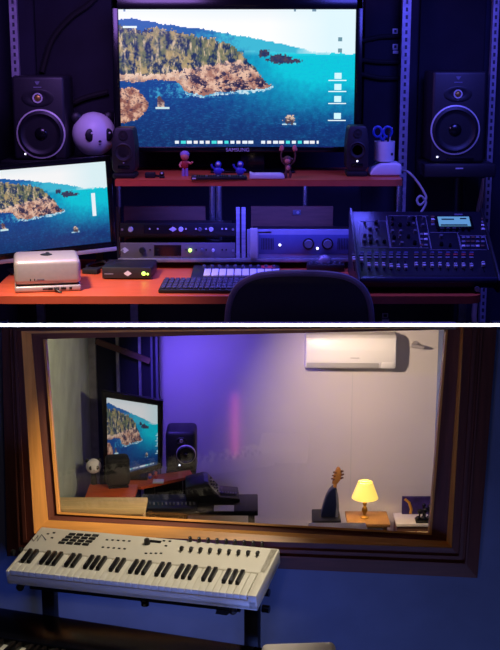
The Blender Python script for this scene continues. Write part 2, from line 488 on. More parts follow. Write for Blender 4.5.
# ---- shelf over the desk
SL = P(115, 181, 7.6).x; SR = PZ(405, 181, SZ).x
t = thing('monitor_shelf', 'red laminate shelf on chrome poles carrying the television', 'shelf', ((SL + SR) / 2, 7.95, DZ))
yf, yb = 7.6, 8.42
poly = [(SL, yf), (SR - 0.06, yf)] + [(SR - 0.06 + 0.06 * math.sin(a), yf + 0.06 - 0.06 * math.cos(a)) for a in [R(k) for k in range(15, 91, 15)]] + [(SR, yb), (SL, yb)]
b = MB(); b.prism([(x, y, SZ - 0.006) for x, y in poly], (0, 0, 0.006)); obj('board', b, 'desk', t, True)
b = MB(); b.prism([(x, y, SZ - 0.04) for x, y in poly], (0, 0, 0.0338)); obj('edge_band', b, 'edge', t, True)
for px, r, yy in ((212, 0.022, 8.11), (219, 0.022, 8.11), (305, 0.016, 8.11), (399, 0.022, 8.11), (119, 0.016, 8.11)):
    x = P(px, 205, yy).x
    b = MB(); b.cyl((x, yy, DZ), (x, yy, SZ - 0.04), r); b.cyl((x, yy, DZ), (x, yy, DZ + 0.012), r * 1.9); obj('pole', b, 'chrome', t, True)

# ---- television
TY = 8.10
p = P(238.5, 75, TY); s = mpp(p)
t = thing('television', 'large black television on the red shelf showing a rocky coast', 'television', (p.x, TY, SZ))
zt = P(238, -3, TY).z - SZ; zb = P(238, 152, TY).z - SZ
sx0, sx1 = (120.0 - 238.5) * s, (354.5 - 238.5) * s
szt, szb = P(238, 9.5, TY).z - SZ, P(238, 146.5, TY).z - SZ
ox0, ox1 = (113.5 - 238.5) * s, (361.5 - 238.5) * s
b = MB()
b.box(((ox0 + ox1) / 2, 0.0, (zt + szt) / 2), (ox1 - ox0, 0.05, zt - szt), 0.006)
b.box(((ox0 + ox1) / 2, 0.0, (zb + szb) / 2), (ox1 - ox0, 0.05, szb - zb), 0.006)
b.box(((ox0 + sx0) / 2, 0.0, (zb + zt) / 2), (sx0 - ox0, 0.05, zt - zb), 0.006)
b.box(((ox1 + sx1) / 2, 0.0, (zb + zt) / 2), (ox1 - sx1, 0.05, zt - zb), 0.006)
obj('bezel', b, 'blackgloss', t)
b = MB(); b.box(((ox0 + ox1) / 2, 0.032, (zb + zt) / 2), (ox1 - ox0 - 0.03, 0.05, zt - zb - 0.03), 0.01); obj('back_cover', b, 'black', t)
MS = screen_mat('television_picture', 1.0)
screen_mesh('screen', [(sx0, -0.012, szt), (sx1, -0.012, szt), (sx1, -0.012, szb), (sx0, -0.012, szb)], 234, 136, MS, t)
b = MB(); b.box(((ox0 + ox1) / 2 + 0.1, 0.03, zb / 2 + 0.02), (0.16, 0.04, zb + 0.03), 0.008); obj('stand_neck', b, 'blackgloss', t)
b = MB(); b.box(((ox0 + ox1) / 2 + 0.1, 0.03, 0.008), (0.56, 0.26, 0.016), 0.006); obj('stand_base', b, 'blackgloss', t)
b = text_mesh('SAMSUNG', 5.2 * s); bmesh.ops.transform(b.bm, matrix=Matrix.Translation(((237.5 - 238.5) * s, -0.0265, P(238, 149.6, TY).z - SZ)), verts=b.bm.verts); obj('logo', b, 'print', t)
b = MB(); b.box(((238 - 238.5) * s, -0.004, zt + 0.008), (0.06, 0.03, 0.016), 0.004); obj('sensor', b, 'steel', t)


# ---- studio monitors
def studio_monitor(label, px0, px1, py_top, py_bot, Y, base_z, ring, tweet, group, rz=0.0, depth=0.42):
    pc = P((px0 + px1) / 2, (py_top + py_bot) / 2, Y); s = mpp(pc)
    w = (px1 - px0) * s; h = P(0, py_top, Y).z - base_z
    t = thing('studio_monitor', label, 'loudspeaker', (pc.x, Y, base_z), rz, group)
    cx = (px0 + px1) / 2

    def loc(px, py): return ((px - cx) * s, P(px, py, Y).z - base_z)
    b = MB(); b.box((0, depth / 2, h / 2), (w, depth, h), 0.022, 3); obj('cabinet', b, 'spk', t)
    rx, rz_ = loc(ring[0], ring[1]); r = ring[2] * s
    b = MB(); b.lathe([(r * 1.0, -0.004), (r * 1.0, 0.01), (r * 0.945, 0.013), (r * 0.945, -0.004)], Matrix.Translation((rx, 0, rz_)) @ RXF, 48, True); obj('woofer_ring', b, 'ring', t)
    b = MB(); b.lathe([(r * 0.93, 0.002), (r * 0.93, 0.008), (r * 0.82, 0.016), (r * 0.74, 0.006), (r * 0.68, 0.003), (r * 0.42, -0.004), (r * 0.3, -0.006)], Matrix.Translation((rx, -0.002, rz_)) @ RXF, 40); obj('woofer_cone', b, 'cone', t)
    b = MB(); b.sph((rx, 0.0, rz_), (r * 0.27, 0.022, r * 0.27)); obj('dust_cap', b, 'blackgloss', t)
    tx, tz = loc(tweet[0], tweet[1]); tr = tweet[2] * s
    b = MB(); b.lathe([(1, 0.001), (1, 0.003), (0.86, 0.006), (0.5, 0.001), (0.45, 0.0)], Matrix.Translation((tx, -0.001, tz)) @ Matrix.Diagonal((tr * 3.2, 1, tr * 1.75, 1)) @ RXF, 36); obj('waveguide', b, 'cone', t)
    b = MB(); b.lathe([(tr, 0.0), (tr, 0.012), (tr * 0.72, 0.012), (tr * 0.72, 0.0)], Matrix.Translation((tx, 0, tz)) @ RXF, 28, True); obj('tweeter_ring', b, 'ring', t)
    b = MB(); b.sph((tx, -0.003, tz), (tr * 0.6, 0.01, tr * 0.6)); obj('tweeter_dome', b, 'brass', t)
    lx, lz = loc(cx, py_top + 8)
    b = MB(); b.prism([(tx - 2.6 * s, -0.001, lz + 2.6 * s), (tx + 2.6 * s, -0.001, lz + 2.6 * s), (tx + 0.7 * s, -0.001, lz - 0.6 * s), (tx - 0.7 * s, -0.001, lz - 0.6 * s)], (0, -0.002, 0))
    b.box((tx, -0.002, lz - 3.2 * s), (8 * s, 0.002, 1.0 * s)); obj('logo', b, 'line', t)
    ex, ez = loc(ring[0] - ring[2] * 0.68, py_bot - 6)
    b = MB(); b.sph((ex, -0.002, ez), 0.9 * s, 12, 8); obj('power_light', b, 'led', t)
    b = MB(); b.box((0.02, -0.001, 3.4 * s), (w * 0.5, 0.004, 3.2 * s), 0.001); obj('bass_port', b, 'blackgloss', t)
    return t


zl = P(40, 160, 8.0).z
studio_monitor('large black studio monitor at the far left, behind the angled desk screen', 12.5, 65, 76, 160, 8.0, zl, (40.5, 134, 24.5), (38.5, 98, 5.0), 'large studio monitors beside the television')
t = thing('speaker_shelf', 'black board on two posts under the left studio monitor and panda head', 'shelf', (P(64, 162, 8.1).x, 8.15, DZ))
xa, xb = P(5, 162, 8.1).x, P(111, 162, 8.1).x
b = MB(); b.box(((xa + xb) / 2, 8.17, zl - 0.013), (xb - xa, 0.40, 0.024), 0.004); obj('board', b, 'black', t, True)
for x in (xa + 0.08, xb - 0.08):
    b = MB(); b.box((x, 8.01, (DZ + zl - 0.024) / 2), (0.05, 0.05, zl - 0.024 - DZ)); obj('leg', b, 'black', t, True)
zr = P(458, 163, 8.05).z
studio_monitor('large black studio monitor on a stand at the right, right of the steel post', 431.5, 486, 71, 163, 8.05, zr, (455.5, 130, 24.7), (457, 94, 4.4), 'large studio monitors beside the television')
t = thing('speaker_stand', 'black speaker stand with a padded top plate holding the right studio monitor', 'stand', (P(458, 163, 8.25).x, 8.25, FZ))
xa, xb = P(424, 168, 8.0).x, P(496, 168, 8.0).x
b = MB(); b.box(((xa + xb) / 2, 8.19, zr - 0.046), (xb - xa, 0.40, 0.09), 0.012); obj('top_plate', b, 'spk', t, True)
b = MB(); b.box((P(459, 170, 8.0).x, 7.988, zr - 0.03), (0.05, 0.004, 0.008)); obj('badge', b, 'print', t, True)
x = P(459, 180, 8.3).x
b = MB(); b.cyl((x, 8.3, FZ + 0.03), (x, 8.3, zr - 0.09), 0.035); obj('column', b, 'black', t, True)
b = MB(); b.box((x, 8.3, FZ + 0.015), (0.32, 0.36, 0.03), 0.01); obj('base_plate', b, 'black', t, True)
x = P(483, 190, 8.5).x
b = MB(); b.tube([(x + 0.02 * math.sin(k * 0.9), 8.53, FZ + 0.01 + k * 0.1) for k in range(16)], 0.02); tag(obj('conduit', b, 'rope'), 'pale tan conduit rising behind the right end of the console', 'cable')


# ---- small loudspeakers on the shelf
def small_speaker(label, px0, px1, py_top, base, group, rz=0):
    """base: point on what it stands on"""
    s = mpp(base); w = (px1 - px0) * s; h = P(0, py_top, base.y).z - base.z
    t = thing('desktop_speaker', label, 'loudspeaker', base, rz, group)
    foot = h * 0.1
    b = MB(); b.box((0, 0.09, foot / 2), (w * 0.95, 0.2, foot), 0.01); b.box((0, 0.1, foot), (w * 0.6, 0.12, foot * 0.6), 0.006); obj('rubber_stand', b, 'blackrub', t)
    ol = [(-0.36, 0), (0.36, 0), (0.5, 0.1), (0.5, 0.62), (0.42, 0.95), (0.34, 1.0), (-0.34, 1.0), (-0.42, 0.95), (-0.5, 0.62), (-0.5, 0.1)]
    hh = h - foot
    b = MB(); b.prism([(x * w, 0.0, foot + z * hh) for x, z in ol], (0, 0.2, 0), 0.008); obj('cabinet', b, 'spk', t)
    r = w * 0.38
    b = MB(); b.lathe([(r, 0.0), (r, 0.008), (r * 0.9, 0.01), (r * 0.82, 0.003), (r * 0.4, -0.003)], Matrix.Translation((0, 0.0, foot + hh * 0.47)) @ RXF, 30); obj('woofer', b, 'spk', t)
    r2 = w * 0.2
    b = MB(); b.lathe([(r2, 0.0), (r2, 0.006), (r2 * 0.8, 0.006), (r2 * 0.5, 0.004), (r2 * 0.2, 0.007)], Matrix.Translation((0, 0.0, foot + hh * 0.84)) @ RXF, 24); obj('tweeter', b, 'black', t)
    b = MB(); b.box((0, -0.001, foot + hh * 0.14), (w * 0.5, 0.006, hh * 0.08), 0.002); obj('bass_port', b, 'blackgloss', t)
    b = MB(); b.sph((0, -0.003, foot + hh * 0.23), 0.006, 10, 6); obj('power_light', b, 'led' if rz == 0 else 'line', t)
    return t


small_speaker('small dark desktop speaker at the left end of the red shelf', 113, 136.5, 128, PZ(124, 178.5, SZ), 'small desktop speakers on the red shelf', -2)
small_speaker('small dark desktop speaker at the right of the red shelf, beside the pen cup', 346, 368, 126, PZ(357, 176.5, SZ), 'small desktop speakers on the red shelf', 0)


# ---- panda
def panda(label, px, py, rpx, Y, base_z, ears=True, turn=8.0, group=None):
    c = P(px, py, Y); s = mpp(c); r = rpx * s
    t = thing('panda_head', label, 'ornament', (c.x, Y, base_z), turn, group)
    cz = c.z - base_z
    if cz > r: nb = MB(); nb.cyl((0, 0, 0), (0, 0, cz - r * 0.9), r * 0.45, r * 0.3); obj('neck', nb, 'black', t)
    b = MB(); b.sph((0, 0, cz), (r, r * 0.92, min(r * 1.0, cz * 0.999)), 40, 24); obj('head', b, 'white', t)
    for sx in (-1, 1):
        b = MB(); b.sph((sx * r * 0.76, 0.1 * r, cz + r * 0.74), (r * 0.3, r * 0.2, r * 0.3)); obj('ear', b, 'black', t)
    for sx in (-1, 1):
        d = Vector((sx * 0.43, -0.90, 0.0)).normalized()
        e = MB(); e.sph((d.x * r * 0.93, d.y * r * 0.86, cz + 0.0 * r), (r * 0.25, r * 0.1, r * 0.3), 24, 12); eye = obj('eye_patch', e, 'black', t)
        g = MB(); g.sph((d.x * r * 0.97 + 0.05 * r, d.y * r * 0.94 - 0.04 * r, cz + 0.09 * r), r * 0.05, 10, 6); obj('eye_glint', g, 'white', eye)
    b = MB(); b.sph((0, -r * 0.91, cz - r * 0.27), (r * 0.07, r * 0.05, r * 0.05), 12, 8); obj('nose', b, 'black', t)
    b = MB(); b.tube([(-r * 0.05, -r * 0.865, cz - r * 0.4), (0, -r * 0.87, cz - r * 0.43), (r * 0.05, -r * 0.865, cz - r * 0.4)], r * 0.018, 6); obj('mouth', b, 'black', t)
    return t


panda('round white panda head lamp between the left studio monitor and the television', 94, 134, 21.8, 8.2, zl, True, 24)
p = P(96, 160, 7.97); 

# ---- toys and odds on the shelf
def shelf_pt(px, py): return PZ(px, py, SZ)


def toy(label, px, py, h_px, parts_fn):
    q = shelf_pt(px, py); s = mpp(q); t = thing('toy_figure', label, 'toy', q, group='toy figures on the red shelf'); parts_fn(t, s); return t


def f_red(t, s):
    b = MB(); b.cyl((-1.8 * s, 0, 0), (-1.5 * s, 0, 8 * s), 1.6 * s, 1.5 * s); b.cyl((1.8 * s, 0, 0), (1.5 * s, 0, 8 * s), 1.6 * s, 1.5 * s); obj('legs', b, 'lilac', t)
    b = MB(); b.sph((0, 0, 11.5 * s), (3.6 * s, 2.6 * s, 5 * s)); obj('torso', b, 'redtoy', t)
    b = MB(); b.tube([(-3 * s, 0, 14 * s), (-5 * s, -1 * s, 11 * s), (-4 * s, -2.5 * s, 9 * s)], 1.1 * s); obj('arm', b, 'pinkskin', t)
    b = MB(); b.tube([(3 * s, 0, 14 * s), (6 * s, -1 * s, 12.5 * s), (7.5 * s, -2 * s, 14 * s)], 1.1 * s); obj('arm', b, 'pinkskin', t)
    b = MB(); b.sph((0, 0, 19.5 * s), 4.2 * s); obj('head', b, 'pinkskin', t)
    b = MB(); b.sph((0, 0.8 * s, 21.3 * s), (4.8 * s, 4.4 * s, 3.8 * s)); obj('hair', b, 'lilac', t)


def f_blue(t, s):
    b = MB(); b.sph((0, 0, 4 * s), (4.4 * s, 3 * s, 4.2 * s)); obj('body', b, 'bluetoy', t)
    b = MB(); b.sph((0.3 * s, 0, 10.5 * s), (3.2 * s, 2.8 * s, 3.4 * s)); obj('head', b, 'bluetoy', t)
    b = MB(); b.sph((0.3 * s, -2.0 * s, 11.2 * s), (1.8 * s, 1.2 * s, 1.5 * s)); obj('face', b, 'white', t)
    b = MB(); b.tube([(-3.6 * s, 0, 6 * s), (-6 * s, -1 * s, 8.5 * s), (-6.5 * s, -1 * s, 11 * s)], 1.1 * s); obj('arm', b, 'bluetoy', t)
    b = MB(); b.tube([(3.6 * s, 0, 6 * s), (5.6 * s, -1 * s, 4 * s)], 1.1 * s); obj('arm', b, 'bluetoy', t)


def f_monkey(t, s):
    b = MB(); b.tube([(-1.6 * s, 0, 0), (-2.4 * s, 0, 4 * s), (-1 * s, 0, 8 * s)], 1.5 * s); b.tube([(1.6 * s, 0, 0), (2.4 * s, 0, 4 * s), (1 * s, 0, 8 * s)], 1.5 * s); obj('legs', b, 'brownfur', t)
    b = MB(); b.sph((0, 0, 10.5 * s), (3.2 * s, 2.6 * s, 4.2 * s)); obj('body', b, 'brownfur', t)
    b = MB(); b.sph((0, -1.6 * s, 10.3 * s), (2.0 * s, 1.4 * s, 2.6 * s)); obj('belly', b, 'pinkskin', t)
    b = MB(); b.sph((-0.5 * s, 0, 18 * s), (4.2 * s, 3.6 * s, 4.2 * s)); b.sph((-4.6 * s, 0.4 * s, 18.6 * s), 1.5 * s); b.sph((3.6 * s, 0.4 * s, 18.6 * s), 1.5 * s); obj('head', b, 'brownfur', t)
    b = MB(); b.sph((-0.6 * s, -2.6 * s, 17 * s), (2.9 * s, 1.6 * s, 2.6 * s)); obj('muzzle', b, 'pinkskin', t)
    for sx in (-1, 1):
        b = MB(); b.tube([(sx * 2.4 * s, 0, 13 * s), (sx * 6.2 * s, 0, 17 * s), (sx * 7.2 * s, 0, 22 * s), (sx * 6.6 * s, 0, 27 * s)], 0.9 * s); arm = obj('arm', b, 'brownfur', t)
        b = MB(); b.sph((sx * 6.4 * s, -0.4 * s, 29.5 * s), (2.2 * s, 1.1 * s, 3.2 * s)); b.sph((sx * 8.1 * s, -0.4 * s, 28.4 * s), (0.9 * s, 0.8 * s, 1.6 * s)); obj('hand', b, 'pinkskin', arm)


toy('small toy figure in red with lilac hair, left end of the shelf toys', 185, 176, 25, f_red)
toy('small blue toy figure with a raised arm, standing behind the black bar keyboard', 218, 175, 18, f_blue)
toy('small blue toy figure beside the white pad, right of the other blue toy', 240, 175, 16, f_blue)
toy('brown toy monkey with both pink hands raised in front of the television', 288, 178, 34, f_monkey)
q = shelf_pt(150, 178); s = mpp(q)
t = thing('cable_adapter', 'small black adapter box on the shelf beside the left desktop speaker', 'adapter', q)
b = MB(); b.box((0, 0.02, 2.6 * s), (10 * s, 0.07, 5.2 * s), 0.006); obj('case', b, 'blackrub', t)
b = MB(); b.tube([(5 * s, 0.03, 2 * s), (8 * s, 0.05, 1.2 * s), (9 * s, 0.12, 0.8 * s)], 0.007, 6); obj('lead', b, 'blackrub', t)
q = shelf_pt(162, 178); s = mpp(q)
t = thing('webcam', 'tiny black camera with a white dot on the shelf left of the red toy', 'camera', q)
b = MB(); b.box((0, 0, 1 * s), (5 * s, 0.05, 2 * s), 0.003); obj('base', b, 'black', t)
b = MB(); b.sph((0, 0, 4.2 * s), 2.6 * s); obj('body', b, 'black', t)
b = MB(); b.sph((0, -2.3 * s, 4.8 * s), 1.0 * s, 10, 6); obj('lens_light', b, 'pad', t)
# bar keyboard on the shelf
q = shelf_pt(219, 180); s = mpp(q)
t = thing('bar_keyboard', 'slim black bar keyboard lying at the front of the red shelf', 'keyboard', q, 1.5)
b = MB(); b.box((0, 0.06, 1.6 * s), (56 * s, 0.12, 3.0 * s), 0.006); obj('case', b, 'black', t)
for i in range(22):
    b = MB(); b.box(((-24 + i * 2.3) * s, 0.05, 3.3 * s), (1.7 * s, 0.07, 1.0 * s), 0.002); obj('key', b, 'knobgrey' if i % 5 == 0 else 'blackgloss', t)
b = MB(); b.box((-25 * s, -0.001, 1.6 * s), (4 * s, 0.004, 1.4 * s)); obj('badge', b, 'print', t)
# white pad
q = shelf_pt(267, 179.5); s = mpp(q)
t = thing('desk_gadget', 'flat white rounded gadget on the shelf left of the toy monkey', 'gadget', q)
ol = [(-17.5, 0.4), (17.5, 0.4), (17.5, 3.6), (15.5, 5), (-13, 5), (-17.5, 6.6)]
b = MB(); b.prism([(x * s, 0, z * s) for x, z in ol], (0, 0.12, 0), 0.006); obj('shell', b, 'white', t)
b = MB(); b.box((1 * s, 0.06, 5.2 * s), (26 * s, 0.07, 0.8 * s), 0.002); obj('top_pad', b, 'pad', t)
b = MB(); b.box((0, 0.06, 0.2 * s), (30 * s, 0.1, 0.4 * s)); obj('foot', b, 'blackrub', t)
# pen cup on its white stand
q = shelf_pt(386, 176.5); s = mpp(q)
t = thing('router', 'white wedge shaped network box at the right end of the shelf, under the pen cup', 'router', q)
ol = [(-16, 0.6), (15.5, 0.6), (15.5, 12), (10, 13.4), (-6, 12.5), (-13, 8), (-16, 3)]
b = MB(); b.prism([(x * s, 0, z * s) for x, z in ol], (0, 0.2, 0), 0.012, 3); obj('shell', b, 'white', t)
b = MB(); b.box((0, 0.1, 0.35 * s), (28 * s, 0.16, 0.7 * s)); obj('foot', b, 'blackrub', t)
b = MB(); b.cyl((-0.5 * s, 0.1, 13.2 * s), (-0.5 * s, 0.1, 14.0 * s), 7 * s); obj('top_mat', b, 'black', t)
topz = q.z + 14.0 * s
t = thing('pen_cup', 'white pen cup holding blue scissors and pens beside the right desktop speaker', 'cup', (q.x - 0.5 * s, q.y + 0.1, topz))
r = 10.2 * s
b = MB(); b.lathe([(r * 0.93, 0), (r, 0.01), (r * 1.02, 20 * s), (r * 0.9, 20 * s), (r * 0.86, 0.014)], None, 32); obj('cup', b, 'white', t)
b = MB(); b.box((6.2 * s, -r * 0.80, 7.6 * s), (3.2 * s, 0.006, 2.6 * s), 0.001); obj('sticker', b, 'black', t)
cupo = Vector((q.x - 0.5 * s, q.y + 0.1, topz))
tt = thing('scissors', 'pair of scissors with blue handles standing in the white pen cup', 'scissors', cupo + Vector((-2 * s, 0, 0.015)))
for sx in (-1, 1):
    cx = -0.4 * s + sx * 5.0 * s
    ring = [(cx + 4.2 * s * math.cos(a), -1 * s, 27 * s + 5 * s * math.sin(a)) for a in [2 * PI * k / 20 for k in range(21)]]
    b = MB(); b.tube(ring, 1.3 * s, 8); b.tube([(cx * 0.5, -1 * s, 22.5 * s), (0, -1 * s, 18 * s)], 1.3 * s); obj('handle', b, 'scissors', tt)
    b = MB(); b.prism([(sx * 0.2 * s, -1 * s, 18.5 * s), (sx * 1.6 * s, -1 * s, 18.5 * s), (sx * 0.4 * s, -1 * s, 0.5 * s)], (0, 0.004, 0)); obj('blade', b, 'steel', tt)
for k, (dx, lean, m, lab) in enumerate(((5.2, 3.0, 'white', 'white pen leaning right in the pen cup'), (3.2, 2.0, 'black', 'dark pen beside the scissors in the pen cup'))):
    tt = thing('pen', lab, 'pen', cupo + Vector((dx * s - lean * s, 2.4 * s - k * 5 * s, 0.015)), group='pens in the cup')
    b = MB(); b.cyl((0, 0, 0), (lean * 1.4 * s, 0, 26 * s), 0.9 * s, 0.9 * s, 10); obj('barrel', b, m, tt)
    b = MB(); b.cyl((lean * 1.4 * s, 0, 26 * s), (lean * 1.7 * s, 0, 31 * s), 1.1 * s, 0.7 * s, 10); obj('cap', b, m, tt)
# pale cable off the shelf end
q0 = shelf_pt(401, 174) + Vector((0.012, 0, 0.02))
pts = [tuple(q0)] + [tuple(P(a, c, 7.85)) for a, c in ((408, 172), (416, 180), (424, 192), (426, 199), (420, 205), (417, 200), (421, 196), (426, 203), (420, 214))]
b = MB(); b.tube(arc(pts, 6), 0.008, 6); tag(obj('network_cable', b, 'cable'), 'pale cable looping down from the shelf end behind the console', 'cable')

# ---- desk screen, left
p = PZ(58, 263, DZ)
t = thing('computer_monitor', 'silver backed desk screen turned to the right, showing the coast at far left', 'monitor', (P(45, 215, 7.62).x, 7.62, DZ), 24)
s = mpp(P(45, 215, 7.62))
W2, H0, H1 = 65 * s / math.cos(R(24)), P(52, 254, 7.62).z - DZ, P(52, 161, 7.62).z - DZ
inner = Matrix.Rotation(R(-2.6), 4, 'Y')
def tv(x, y, z): v = inner @ Vector((x, y, z - (H0 + H1) / 2)); return (v.x, v.y, v.z + (H0 + H1) / 2)
bz = 5.5 * s
b = MB()
b.box(tv(0, 0, H1 - bz / 2), (2 * W2, 0.03, bz), 0.003, rot=inner); b.box(tv(0, 0, H0 + bz / 2), (2 * W2, 0.03, bz), 0.003, rot=inner)
b.box(tv(W2 - bz / 2, 0, (H0 + H1) / 2), (bz, 0.03, H1 - H0), 0.003, rot=inner); b.box(tv(-W2 + bz / 2, 0, (H0 + H1) / 2), (bz, 0.03, H1 - H0), 0.003, rot=inner); obj('bezel', b, 'blackgloss', t)
b = MB(); b.box(tv(0, 0.022, (H0 + H1) / 2), (2 * W2 - 0.01, 0.03, H1 - H0 - 0.01), 0.01, rot=inner); obj('back_cover', b, 'silver', t)
b = MB(); b.box(tv(0, 0.0, H0 - 2.4 * s), (2 * W2, 0.026, 4.4 * s), 0.004, rot=inner); obj('chin', b, 'silver', t)


def bar(u, v):
    return (240, 250, 255) if abs(u - 0.885) < 0.012 and 0.38 < v < 0.66 else None


screen_mesh('screen', [tv(-W2 + bz, -0.006, H1 - bz), tv(W2 - bz, -0.006, H1 - bz), tv(W2 - bz, -0.006, H0 + bz), tv(-W2 + bz, -0.006, H0 + bz)], 130, 88, screen_mat('desk_screen_picture', 0.92), t, (0, 0, 1, 1), False, bar)
b = MB(); b.box((-0.04, 0.065, (H0 + 0.16) / 2), (0.1, 0.02, H0 + 0.14), 0.004); obj('stand_neck', b, 'silver', t)
b = MB(); b.box((-0.04, 0.12, 0.007), (0.34, 0.22, 0.012), 0.004); obj('stand_base', b, 'silver', t)

# ---- mini computer on its hub
q = PZ(47, 290, DZ); s = mpp(q)
hubz = 6.8 * s; dep = 0.36; wd = 65 * s
base = PZ(47.5, 286.5, DZ)
t = thing('docking_hub', 'thin silver docking hub with front ports under the silver mini computer', 'hub', base, 11)
b = MB(); b.box((0, 0, hubz / 2), (wd, dep, hubz - 0.004), 0.012, 4); obj('case', b, 'silver', t)
b = MB(); b.box((0, 0, hubz * 0.97), (wd * 0.94, dep * 0.94, 0.008)); obj('shadow_gap', b, 'black', t)
for (x, w, h) in ((-0.4, 10, 1.4), (2, 4, 2.4), (8, 5, 2.6), (15, 5, 2.6), (22, 2.6, 2.6)):
    b = MB(); b.box((x * s, -dep / 2 - 0.0005, hubz * 0.47), (w * s, 0.003, h * s), 0.0005); obj('port', b, 'black', t)
b = MB(); b.box((8 * s, -dep / 2 - 0.018, hubz * 0.45), (4 * s, 0.035, 2.0 * s), 0.003); b.tube([(8 * s, -dep / 2 - 0.03, hubz * 0.45), (11 * s, -dep / 2 - 0.05, hubz * 0.2), (13 * s, -dep / 2 - 0.05, 0.006)], 0.006, 6); obj('plug', b, 'black', t)
t = thing('mini_computer', 'silver mini computer block on the docking hub, left on the desk', 'computer', base + Vector((0, 0, hubz + 0.0035)), 11)
mh = 25 * s
b = MB(); b.box((0, 0, mh / 2), (wd * 1.0, dep * 1.0, mh), 0.03, 5); obj('case', b, 'silver', t)
# round-leaf emblem on top and two slots in front
b = MB(); b.sph((0.0, 0.02, mh), (6.0 * s, 0.055, 0.002), 20, 8); b.sph((1.5 * s, 0.085, mh), (2.0 * s, 0.022, 0.002), 12, 6); obj('emblem', b, 'black', t)
for x in (-17, -13):
    b = MB(); b.box((x * s, -dep / 2 - 0.0005, mh * 0.22), (0.9 * s, 0.003, 2.2 * s)); obj('front_port', b, 'black', t)
b = MB(); b.box((-7 * s, -dep / 2 - 0.0005, mh * 0.22), (7 * s, 0.003, 1.0 * s)); obj('card_slot', b, 'knobgrey', t)

# ---- small interface box
q = PZ(127, 279.5, DZ); s = mpp(q); dep = PZ(130, 260.5, DZ + 0.07).y - q.y
t = thing('audio_interface', 'small dark desktop interface with a green light, beside the desk screen', 'interface', q + Vector((0, 0, 0)), -2)
wd = 50 * s; hh = 11.5 * s
b = MB(); b.box((0, dep / 2, hh / 2 + 0.006), (wd, dep, hh), 0.008, 2); obj('case', b, 'black', t)
b = MB(); b.box((0, -0.002, hh / 2 + 0.006), (wd * 0.985, 0.006, hh * 0.94), 0.002); obj('front_plate', b, 'spk', t)
b = MB(); b.prism([(1 * s - 4 * s, -0.0055, hh * 0.55), (1 * s, -0.0055, hh * 0.8), (5 * s, -0.0055, hh * 0.55), (1 * s, -0.0055, hh * 0.3)], (0, -0.002, 0)); obj('logo', b, 'print', t)
b = MB(); b.box((-18 * s, -0.006, hh * 0.5), (9 * s, 0.002, 1.0 * s)); obj('lettering', b, 'line', t)
b = MB(); b.sph((17 * s, -0.008, hh * 0.55), 2.1 * s, 14, 8); obj('light', b, 'greenled', t)
b = MB(); b.sph((21 * s, -0.006, hh * 0.5), 1.2 * s, 12, 8); obj('light', b, 'greenled', t)
for sx in (-1, 1):
    for sy in (0.15, 0.85):
        b = MB(); b.cyl((sx * wd * 0.4, dep * sy, 0), (sx * wd * 0.4, dep * sy, 0.007), 0.012); obj('foot', b, 'blackrub', t)
# black dongle + leads
q = PZ(90, 274, DZ); s = mpp(q)
t = thing('cable_dongle', 'small black dongle with coiled leads between mini computer and dark interface', 'adapter', q, -12)
b = MB(); b.box((0, 0.03, 2.6 * s), (16 * s, 0.08, 5.2 * s), 0.006); obj('case', b, 'blackrub', t)
b = MB(); b.tube(arc([(-0.04, 0.08, 0.014), (-0.07, 0.16, 0.03), (0.02, 0.2, 0.05), (0.06, 0.14, 0.03), (-0.02, 0.12, 0.012), (-0.08, 0.2, 0.01)], 6), 0.009, 6); obj('lead', b, 'blackrub', t)

# ---- rack shelf with units
RY = 7.83
z0 = P(180, 257.5, RY).z           # underside level of the lower unit
xl, xr = P(118.5, 256, RY).x, P(358, 256, RY).x
t = thing('rack_stand', 'low dark equipment rack on the desk with violet lit slotted rails', 'rack', ((xl + xr) / 2, RY, DZ))
b = MB(); b.box(((xl + xr) / 2, RY + 0.07, z0 - 0.013), (xr - xl, 0.22, 0.024), 0.003); obj('base_board', b, 'steel', t, True)
for px in (121, 238, 354):
    x = P(px, 260, RY).x
    b = MB(); b.box((x, RY + 0.08, (DZ + z0 - 0.025) / 2), (0.03, 0.18, z0 - 0.025 - DZ)); obj('foot', b, 'black', t, True)
zt_ = P(240, 207, RY).z
for px, w in ((238, 3.6), (243.6, 4.0)):
    x = P(px, 230, RY).x; s = mpp(P(px, 230, RY))
    b = MB(); b.box((x, RY - 0.012, (z0 + zt_) / 2), (w * s, 0.02, zt_ - z0)); obj('rail', b, M['slotted_violet'], t, True)
x = P(118, 230, RY).x
b = MB(); b.box((x, RY - 0.012, (z0 + zt_) / 2), (2.2 * s, 0.02, zt_ - z0)); obj('rail', b, 'black', t, True)
zs1 = P(180, 235, RY).z
xa, xb = P(117, 235, RY).x, P(235, 235, RY).x
b = MB(); b.box(((xa + xb) / 2, RY + 0.07, zs1 - 0.007), (xb - xa, 0.16, 0.012)); obj('upper_tray', b, 'black', t, True)


